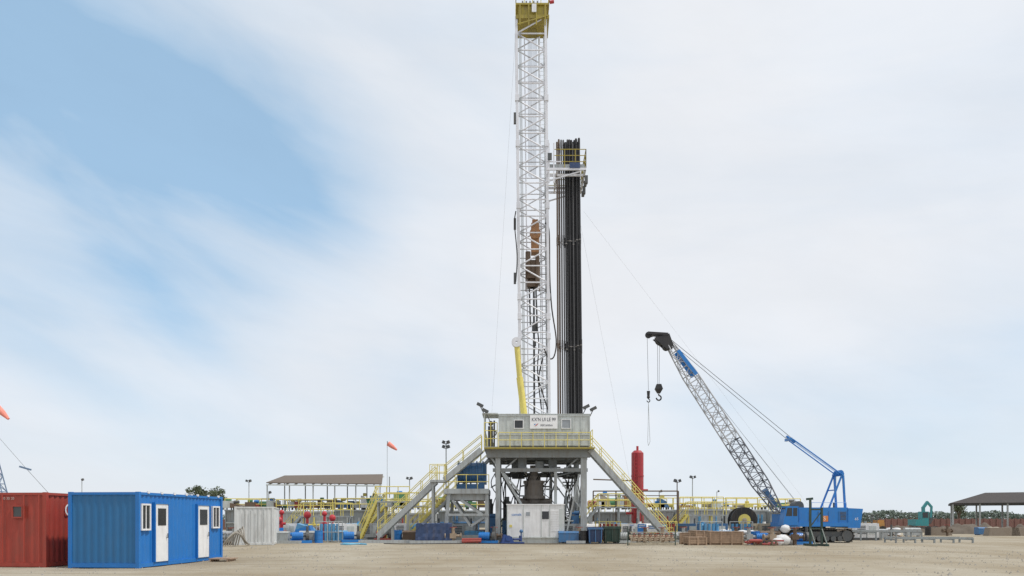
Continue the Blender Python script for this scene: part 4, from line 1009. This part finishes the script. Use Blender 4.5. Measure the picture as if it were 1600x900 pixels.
M().ball((XX(1227,50.2),50.2,1.05),.32,12,8,(1,.9,.8),.1).solo('bulk_bag',BAG,'crumpled white bulk sack on top of others','sack','white sacks beside the crane',smooth=True)
# ---- manifold
dp=49; root=thing('valve_manifold','low skid of brown pipes and red valve wheels','manifold',(XX(1020,dp),dp,0))
xa,xb=XX(984,dp),XX(1058,dp)
m=M(); m.beam((xa,dp,.1),(xb,dp,.1),.12); m.beam((xa,dp+1.2,.1),(xb,dp+1.2,.1),.12)
for k in range(5): x=xa+(xb-xa)*k/4; m.beam((x,dp,.1),(x,dp+1.2,.1),.1)
for k in range(4): x=xa+.1+(xb-xa-.2)*k/3; m.beam((x,dp,.1),(x,dp,.85),.04)
m.beam((xa,dp,.85),(xb,dp,.85),.045); m._make('skid',BEIGE,root)
m=M(); 
for k in range(3): m.tube((xa+.1,dp+.3+.3*k,.35+.12*k),(xb-.1,dp+.3+.3*k,.35+.12*k),.08,n=8)
for k in range(8): x=xa+.3+(xb-xa-.6)*k/7; m.tube((x,dp+.3,.3),(x,dp+.3,.7),.07,n=8); m.box(x-.1,x+.1,dp+.18,dp+.42,.25,.48)
m._make('pipe',TAN,root)
m=M()
for k in range(8): x=xa+.3+(xb-xa-.6)*k/7; m.ring((x,dp+.1,.68),(0,1,.3),.11,.07,.03,12)
m.make('valve_wheel',DRED,root)
m=M(); dp=48.6
for u in (981,1055): m.beam((XX(u,dp),dp,0),(XX(u,dp),dp,ZZ(822,dp)),.06)
m.beam((XX(981,dp),dp,ZZ(835,dp)),(XX(1055,dp),dp,ZZ(835,dp)),.04)
m.solo('barrier_frame',GRN,'slim dark green barrier frame around the manifold','barrier')
dp=56
for (u0,u1,v0,v1,mm) in ((996,1010,819,833,CBLUE),(1012,1028,820,831,WHITE),(1030,1042,819,831,HOSEB),(982,992,818,826,WHITE)):
    xa,xb=XX(u0,dp),XX(u1,dp); root=thing('notice_board','small safety notice board on two thin posts','sign',((xa+xb)/2,dp,0),group='safety notice boards near the stairs')
    M().box(xa,xb,dp-.03,dp,ZZ(v1,dp),ZZ(v0,dp)).make('board',mm,root)
    m=M(); m.beam((xa+.08,dp+.03,0),(xa+.08,dp+.03,ZZ(v0,dp)),.05); m.beam((xb-.08,dp+.03,0),(xb-.08,dp+.03,ZZ(v0,dp)),.05); m.make('post',GREY,root)
    m=M()
    for k in range(2): m.box(xa+.08,xb-.08-.1*k,dp-.036,dp-.031,ZZ(v0,dp)-.14-.13*k,ZZ(v0,dp)-.09-.13*k)
    m._make('printed_line',TXT if mm!=WHITE else CBLUE,root)
m=M(); m.rail([(XX(1000,57),57,0),(XX(1052,57),57,0)],1.05,.9,.03,3); m.solo('safety_barrier',YEL,'yellow tubular safety barrier at the stair foot','barrier')
m=M(); m.path(arc([(XX(530,50),50.5,.05),(XX(545,50),49.8,.05),(XX(560,50),50.6,.06),(XX(572,50),50,.05),(XX(550,50),51,.05),(XX(535,50),50.2,.1)],8),.05,6); m.solo('water_hose',HOSEB,'light blue hose coiled loosely on the ground','hose')
m=M()
for k in range(5): m.tube((XX(722,53),52.6+.2*k,.15+.12*(k%2)),(XX(752,53),52.6+.2*k,.18+.12*(k%2)),.09,n=8)
for s_ in (0,1): m.box(XX(726+20*s_,53)-.06,XX(726+20*s_,53)+.06,52.5,53.5,0,.08)
m.solo('pipe_bundle',DRED,'bundle of short red pipes on sleepers before the rig','pipes')
m=M(); m.path(arc([(XX(600,52),52,.04),(XX(640,51),51,.04),(XX(720,52),52,.04),(XX(860,51),51,.04),(XX(980,52),52,.04)],10),.03,6); m.solo('ground_hose',RUB,'long black hose snaking over the dirt','hose')
for (u0,u1,dp) in ((430,470,53),(560,640,54),(640,780,53.2),(885,915,53),(1165,1215,55)):
    m=M(); xa,xb=XX(u0,dp),XX(u1,dp)
    m.box(xa,xb,dp,dp+.12,.0,.2); m.box(xa,xb,dp+1,dp+1.12,.0,.2)
    x=xa+.1
    while x<xb-.2: m.box(x,x+.18,dp+.12,dp+1,.1,.17); x+=.45
    m.solo('steel_grating',TANKG,'low flat steel grating section lying on the dirt','grating','steel gratings along the rig base')
for (u0,u1,dp,h_) in ((1345,1440,60,.75),(1400,1520,54,.35)):
    m=M(); xa,xb=XX(u0,dp),XX(u1,dp)
    for y in (0,1.6): 
        m.beam((xa,dp+y,h_),(xb,dp+y,h_),.12,.14)
        n=int((xb-xa)/1.1)
        for k in range(n+1): x=xa+(xb-xa)*k/n; m.beam((x,dp+y,0),(x,dp+y,h_),.1)
    for k in range(n+1): x=xa+(xb-xa)*k/n; m.beam((x,dp,h_-.1),(x,dp+1.6,h_-.1),.08)
    m.solo('pipe_rack',TANKD,'low grey steel pipe rack standing empty on short legs','pipe rack','low pipe racks')
for (u,dp,w_) in ((1470,80,1.2),(1570,78,1.6),(1596,78,1.0),(1330,70,1.0)):
    x=XX(u,dp); m=M(); m.prism([V((x-w_,dp,0)),V((x+w_,dp,0)),V((x+w_,dp+1,0)),V((x-w_,dp+1,0))],[V((x-w_*.9,dp+.05,.85)),V((x+w_*.9,dp+.05,.85)),V((x+w_*.9,dp+.95,.85)),V((x-w_*.9,dp+.95,.85))])
    m.solo('concrete_block',mat('block_tan',(.24,.20,.16),.9),'weathered concrete block resting on the dirt','concrete block','concrete blocks by the shed')
# ================================================================ scattered yard equipment (prototypes, copied)
def proto(name,label,cat,group,build,mats):
    out=[]
    for (mm,cn) in mats:
        r=thing(name,label.replace('%',cn),cat,(0,0,0),0,group); build(r,mm); out.append(r)
    return out
def b_drum(r,mm):
    m=M(); m.tube((0,0,0),(0,0,.88),.29,n=16)
    for z_ in (.02,.3,.59,.86): m.ring((0,0,z_),(0,0,1),.305,.28,.03,16)
    m.make('shell',mm,r,local=True); M().tube((.12,0,.88),(.12,0,.9),.04).make('cap',DGREY,r,local=True)
def b_tool(r,mm):
    M().box(-.7,.7,-.35,.35,.08,.72).make('body',mm,r,local=True); M().prism([V((-.72,-.37,.722)),V((.72,-.37,.722)),V((.72,.37,.722)),V((-.72,.37,.722))],[V((-.7,-.2,.85)),V((.7,-.2,.85)),V((.7,.3,.85)),V((-.7,.3,.85))]).make('lid',mm,r,local=True)
    m=M(); m.box(-.6,-.5,-.35,.35,0,.079); m.box(.5,.6,-.35,.35,0,.079); m.make('runner',DGREY,r,local=True)
def b_htank(r,mm):
    m=M(); m.tube((-1.0,0,.85),(1.0,0,.85),.5,n=18); m.tube((-1.12,0,.85),(-1.0,0,.85),.35,.5,18); m.tube((1.0,0,.85),(1.12,0,.85),.5,.35,18); m.tube((0,0,1.3),(0,0,1.5),.12)
    m.make('vessel',mm,r,local=True); m=M(); m.box(-.75,-.6,-.4,.4,0,.5); m.box(.6,.75,-.4,.4,0,.5); m.make('saddle',DGREY,r,local=True)
def b_gen(r,mm):
    M().box(-.9,.9,-.45,.45,.2,1.35).make('housing',mm,r,local=True); m=M(); m.box(-.95,.95,-.5,-.38,0,.198); m.box(-.95,.95,.38,.5,0,.198); m.make('runner',DGREY,r,local=True)
    m=M(); 
    for k in range(6): m.box(-.75,-.1,-.47,-.452,.5+.12*k,.56+.12*k)
    m.make('grille',DGREY,r,local=True); M().tube((.5,0,1.35),(.5,0,1.75),.06).make('exhaust',DGREY,r,local=True); M().box(.15,.7,-.468,-.452,.5,1.15).make('panel',LGREY,r,local=True)
def b_cage(r,mm):
    m=M()
    for x in (-.8,0,.8):
        for y in (-.5,.5): m.tube((x,y,0),(x,y,1.5),.035,n=6)
    for z_ in (.1,.75,1.5):
        for y in (-.5,.5): m.tube((-.8,y,z_),(.8,y,z_),.03,n=6)
        for x in (-.8,.8): m.tube((x,-.5,z_),(x,.5,z_),.03,n=6)
    m.make('frame',mm,r,local=True)
    for k in range(5): M().tube((-.6+.3*k,0,.1),(-.6+.3*k,0,1.35),.11,n=10).make('gas_bottle',DRED if mm is YEL else PBLUE,r,local=True)
def b_pal(r,mm):
    m=M()
    for k in range(5): m.box(-.6,.6,-.55+.23*k,-.4+.23*k,.1,.14)
    for x in (-.6,-.05,.5): m.box(x,x+.1,-.55,.52,0,.099)
    m.make('pallet',WOOD,r,local=True); m=M()
    for k in range(3):
        for j in range(2): m.ball((-.3+.6*j+R.uniform(-.04,.04),0,.28+.24*k),.4,10,6,(.85,1.1,.36),.05)
    m.make('sack',mm,r,local=True)
def b_pump(r,mm):
    m=M(); m.tube((-.6,0,.5),(.15,0,.5),.27,n=14)
    for k in range(5): m.ring((-.5+.13*k,0,.5),(1,0,0),.3,.25,.03,14)
    m.make('motor',mm,r,local=True); m=M(); m.ring((.45,0,.5),(1,0,0),.33,.05,.22,16); m.tube((.45,0,.8),(.45,0,1.2),.09); m.tube((.15,0,.5),(.4,0,.5),.06); m.make('volute',DGREY,r,local=True); M().box(-.75,.75,-.3,.3,0,.2).make('base',mm,r,local=True)
def b_vlv(r,mm):
    m=M(); m.tube((0,0,0),(0,0,1.1),.12,n=10); m.box(-.22,.22,-.2,.2,.35,.7); m.tube((-.55,0,.52),(.55,0,.52),.1,n=10); m.ring((-.55,0,.52),(1,0,0),.2,.1,.06,12); m.ring((.55,0,.52),(1,0,0),.2,.1,.06,12); m.make('valve_body',mm,r,local=True); M().ring((0,0,1.12),(0,0,1),.26,.2,.04,14).make('wheel',DRED,r,local=True)
KIT=[]
KIT+=[('d',p) for p in proto('oil_drum','% steel oil drum standing on the dirt','drum','oil drums around the yard',b_drum,((CBLUE,'blue'),(DRED,'dull red'),(BLK,'black')))]
KIT+=[('t',p) for p in proto('tool_chest','% steel tool chest on short runners','tool chest','tool chests around the rig',b_tool,((MBLUE,'dark blue'),(PBLUE,'pale blue'),(GREY,'grey'),(BRN,'rusty'),(TANKG,'pale grey')))]
KIT+=[('h',p) for p in proto('skid_vessel','% horizontal tank on two saddles','tank','small horizontal tanks',b_htank,((WHITE,'white'),(PBLUE,'pale blue'),(TANKD,'grey')))]
KIT+=[('g',p) for p in proto('generator','% boxy generator set on skid runners','generator','generator sets around the rig',b_gen,((WHITE,'white'),(MBLUE,'blue'),(TANKG,'grey'),(BEIGE,'beige')))]
KIT+=[('c',p) for p in proto('bottle_cage','% tubular cage holding gas bottles','gas bottle cage','gas bottle cages',b_cage,((YEL,'yellow'),(GREY,'grey')))]
KIT+=[('p',p) for p in proto('sack_pallet','% sacks stacked on a wooden pallet','pallet','sack pallets around the yard',b_pal,((BAG,'white'),(BEIGE,'beige')))]
KIT+=[('m',p) for p in proto('transfer_pump','% motor driven transfer pump on a base','pump','transfer pumps around the yard',b_pump,((CBLUE,'blue'),(GREY,'grey'),(DRED,'red')))]
KIT+=[('v',p) for p in proto('gate_valve','% heavy gate valve standing upright','valve','gate valves around the yard',b_vlv,((BRN,'rusty'),(GREY,'grey'),(TAN,'tan')))]
def put(u,dp,k):
    c_=[p for (t,p) in KIT if t==k]; dup(R.choice(c_),(XX(u,dp),dp,0),rz=R.uniform(-.35,.35))
rowsA=[(354,51,'p'),(366,50,'v'),(376,51.5,'m'),(362,54,'t'),
 (436,54,'t'),(447,61,'g'),(470,54,'m'),(484,55,'t'),(498,54.5,'d'),(515,56,'c'),(520,66,'h'),(528,57,'t'),(538,59,'g'),(550,56,'m'),(430,60,'h'),(560,66,'h'),(580,64,'g'),(600,60,'m'),(610,64,'h'),(622,57,'d'),(636,63,'g'),(645,57,'t'),(660,62,'h'),(676,58,'g'),(690,62,'c'),
 (708,53.6,'v'),(714,57,'m'),(726,57,'g'),(742,56,'t'),(752,57,'d'),(762,53.4,'m'),(772,54,'v'),
 (888,54,'t'),(896,57,'g'),(905,54,'v'),(912,53.5,'d'),(926,57,'h'),(940,60,'g'),(950,56,'c'),(962,62,'h'),(976,54,'m'),(985,57,'g'),(975,60,'t'),(1000,60,'h'),(1015,62,'g'),(1030,60,'p'),(1040,59,'c'),(1008,51,'v'),(1035,51,'v'),
 (1062,56,'m'),(1068,54,'v'),(1075,60,'g'),(1090,58,'t'),(1098,62,'h'),(1108,56,'c'),(1118,61,'g'),(1128,56,'t'),(1136,60,'p'),(1145,57,'m'),(1150,54,'v'),(1158,57,'c'),(1166,56,'p'),(1172,57,'p'),(1178,60,'g'),(1186,56,'m'),(1194,60,'h'),(1202,55,'t'),(1206,59,'g'),(1170,50.5,'v'),(1180,51,'d'),(1196,50.5,'m'),(1206,50,'v'),
 (1250,51,'m'),(1242,50,'v'),(1352,62,'g'),(1362,64,'d'),(1372,66,'t'),(1384,68,'m'),(1352,70,'h'),(1396,72,'p'),(1425,76,'t'),(1450,80,'d'),(1535,82,'t'),(1552,80,'p'),(1480,78,'v')]
for (u,dp,k) in rowsA: put(u,dp,k)
for (_,p) in KIT: killtree(p)
# ---- excavator
dp=100; x=XX(1440,dp); root=thing('excavator','teal tracked excavator with folded boom parked by the wall','excavator',(x,dp,0))
for y in (-.9,.9): M().box(x-1.3,x+1.3,dp+y-.25,dp+y+.25,.15,.7).tube((x-1.3,dp+y-.25,.42),(x-1.3,dp+y+.25,.42),.4,n=14).tube((x+1.3,dp+y-.25,.42),(x+1.3,dp+y+.25,.42),.4,n=14)._make('track',TRACK,root)
M().box(x-1.3,x+.4,dp-1,dp+1,.85,1.7).make('body',TEAL,root)
cbx=M().box(x-.5,x+.4,dp-1,dp-.1,1.7,2.7).make('operator_cab',TEAL,root); M().box(x-.4,x+.3,dp-1.02,dp-1.002,1.9,2.6).make('window',GLASS,cbx)
m=M(); m.beam((x+.4,dp+.2,1.5),(x+.3,dp+.2,3.3),.35,.3); m.beam((x+.3,dp+.2,3.2),(x+.9,dp+.2,4.0),.32); ar=m.make('boom',TEAL,root)
m=M(); m.beam((x+.8,dp+.2,4.0),(x+1.4,dp+.2,3.3),.25); m.beam((x+1.4,dp+.2,3.4),(x+1.3,dp+.2,1.9),.22); m.make('stick',TEAL,ar)
M().prism([V((x+1.0,dp-.2,1.9)),V((x+1.5,dp-.2,1.9)),V((x+1.5,dp+.6,1.9)),V((x+1.0,dp+.6,1.9))],[V((x+.8,dp-.2,1.2)),V((x+1.1,dp-.2,1.1)),V((x+1.1,dp+.6,1.1)),V((x+.8,dp+.6,1.2))]).make('bucket',DGREY,ar)
dp=92; x=XX(1366,dp); root=thing('wheel_loader','small orange and yellow wheel loader parked by the wall','loader',(x,dp,0))
M().box(x-1.2,x+.9,dp-.7,dp+.7,.6,1.3).box(x+.1,x+.9,dp-.6,dp+.6,1.302,1.6).make('body',mat('loader_orange',(.45,.23,.06),.5),root)
for sx in (-.8,.6):
    for y in (-.8,.8): M().tube((x+sx,dp+y-.15,.45),(x+sx,dp+y+.15,.45),.45,n=16)._make('wheel',RUB,root)
m=M()
for sx in (-.6,.1):
    for y in (-.55,.55): m.beam((x+sx,dp+y,1.3),(x+sx,dp+y,2.2),.07)
m.box(x-.7,x+.2,dp-.6,dp+.6,2.2,2.28); m._make('canopy',DGREY,root)
m=M(); m.beam((x-1.1,dp-.4,1.0),(x-1.8,dp-.4,.5),.12); m.beam((x-1.1,dp+.4,1.0),(x-1.8,dp+.4,.5),.12); m.box(x-2.2,x-1.8,dp-.8,dp+.8,.1,.7); m.make('bucket',DGREY,root)
# ---- walls
for (u0,u1,dp,h_,lb) in ((1375,1760,124,1.75,'long low brownish red boundary wall with posts'),(-60,560,126,1.7,'brownish red boundary wall behind the tanks and containers')):
    m=M(); xa=XX(u0,dp); xb=XX(u1,dp); n=40
    for k in range(n):
        a=xa+(xb-xa)*k/n; b_=xa+(xb-xa)*(k+1)/n; m.box(a+.12,b_-.12,dp,dp+.12,0,h_); m.box(a-.12,a+.12,dp-.08,dp+.2,0,h_+.12)
    m.solo('boundary_wall',WALLM,lb,'wall')
# ---- shed (hipped)
so_=V((XX(1484,108),108,0)); root=thing('open_shed','open sided shed with dark low pitched roof on posts','shed',so_)
ex=V((.88,-.475,0)); ey=V((.475,.88,0)); ze=ZZ(787,108); zr=ZZ(770,108)
def sp(a,b_,z): return so_+ex*a+ey*b_+V((0,0,z))
Ls,Wd=17,9
m=M()
for (a,b_,c_,e_) in ((sp(0,0,ze),sp(Ls,0,ze),sp(Ls,Wd/2,zr),sp(4.5,Wd/2,zr)),(sp(4.5,Wd/2,zr),sp(Ls,Wd/2,zr),sp(Ls,Wd,ze),sp(0,Wd,ze)),(sp(0,0,ze),sp(4.5,Wd/2,zr),sp(4.5,Wd/2,zr+.001),sp(0,Wd,ze))):
    q=[a,b_,c_,e_]; m.prism(q,[p+V((0,0,.08)) for p in q])
m.make('roof',ROOFD,root)
m=M()
for k in range(6):
    for y in (.3,Wd-.3): m.beam(sp(.4+(Ls-.8)*k/5,y,0),sp(.4+(Ls-.8)*k/5,y,ze),.17)
m.make('post',GREY,root)
m=M()
for y in (.3,Wd-.3): m.beam(sp(0,y,ze-.1),sp(Ls,y,ze-.1),.1,.16)
for k in range(6): m.beam(sp(.4+(Ls-.8)*k/5,.3,ze-.1),sp(.4+(Ls-.8)*k/5,Wd-.3,ze-.1),.1,.12)
m.make('roof_truss',DGREY,root)
# ---- far-left crane
dp=95; root=thing('distant_crane','distant crane with lattice boom and stay ropes over the yard','crane',(XX(-60,dp),dp,0))
def q4(p,h): p=V(p); return [p+V((-h,-h,0)),p+V((h,-h,0)),p+V((h,h,0)),p+V((-h,h,0))]
m=M(); m.lattice(q4((XX(14,dp),dp,1.2),.5),q4((XX(-40,dp),dp,ZZ(620,dp)),.5),16,.07,.045); m.make('boom',FARB,root)
M().tube((XX(-40,dp),dp,ZZ(640,dp)),(XX(40,dp),dp,ZZ(731,dp)),.02,n=4).tube((XX(40,dp),dp,ZZ(731,dp)),(XX(80,dp),dp,ZZ(775,dp)),.025,n=4)._make('stay_rope',DGREY,root)
M().beam((XX(31,dp),dp,ZZ(729,dp)),(XX(48,dp),dp,ZZ(734,dp)),.3,.2).make('spreader',FARB,root)
M().box(XX(5,dp),XX(90,dp),dp-1.5,dp+1.5,1.1,3.0).make('upper_body',FARB,root)
for y0 in (-1.8,1.0): M().box(XX(10,dp),XX(80,dp),dp+y0,dp+y0+.8,.0,1.0)._make('track',TRACK,root)
M().beam((XX(75,dp),dp,3),(XX(80,dp),dp,ZZ(775,dp)),.2)._make('gantry',FARB,root)
# ---- trees
def tree(x,y,h,rad,seed,label):
    r=random.Random(seed); root=thing('tree',label,'tree',(x,y,0),group='trees beyond the yard')
    m=M(); m.tube((x,y,0),(x+.1,y,h*.5),.28,.18,8)
    cl=[]
    for k in range(9):
        a=r.uniform(0,6.28); rr=rad*r.uniform(.3,.85); e=V((x+rr*math.cos(a),y+rr*math.sin(a),h*r.uniform(.55,.92))); m.tube((x+.05,y,h*r.uniform(.3,.5)),e,.1,.03,5); cl.append((e,rad*r.uniform(.28,.5)))
    m.make('trunk',BARK,root)
    m=M()
    for (c_,cr_) in cl:
        for k in range(85):
            d_=V((r.gauss(0,1),r.gauss(0,1),r.gauss(0,.75))).normalized()*cr_*r.uniform(.4,1.15); p=c_+d_; s_=r.uniform(.11,.22)
            a=V((r.uniform(-1,1),r.uniform(-1,1),r.uniform(-1,1))).normalized(); b_=a.cross(V((r.uniform(-1,1),r.uniform(-1,1),.3))).normalized()
            m.quad(p-a*s_,p+b_*s_*.6,p+a*s_,p-b_*s_*.6)
    m.make('crown',LEAF,root)
dt=125
for i,(u,h_,rd) in enumerate(((300,7.6,1.6),(322,7.0,2.0),(339,7.2,1.6),(312,6.8,1.6))): tree(XX(u,dt+i),dt+i*1.5,h_,rd,i+3,'rounded green tree rising behind the containers')
tree(XX(1497,135),135,4.8,1.8,31,'small green tree beyond the boundary wall')
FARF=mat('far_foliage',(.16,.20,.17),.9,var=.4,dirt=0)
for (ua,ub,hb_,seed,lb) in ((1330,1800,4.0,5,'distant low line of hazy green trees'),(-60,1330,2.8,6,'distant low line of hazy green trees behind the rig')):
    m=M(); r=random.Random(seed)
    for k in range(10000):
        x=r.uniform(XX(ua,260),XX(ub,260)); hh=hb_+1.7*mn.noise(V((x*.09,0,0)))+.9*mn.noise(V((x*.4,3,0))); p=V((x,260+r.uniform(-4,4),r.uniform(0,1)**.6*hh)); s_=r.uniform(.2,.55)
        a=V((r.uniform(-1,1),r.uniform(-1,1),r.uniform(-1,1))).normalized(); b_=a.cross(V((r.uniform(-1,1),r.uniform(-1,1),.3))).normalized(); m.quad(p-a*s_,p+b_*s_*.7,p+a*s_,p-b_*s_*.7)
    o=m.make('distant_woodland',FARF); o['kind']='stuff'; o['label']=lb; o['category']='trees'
for me in bpy.data.meshes:
    if me.users and me.name.split('.')[0] not in ('crown','distant_woodland','gravel','ground'):
        bm_=bmesh.new(); bm_.from_mesh(me); bmesh.ops.recalc_face_normals(bm_,faces=bm_.faces); bm_.to_mesh(me); bm_.free()
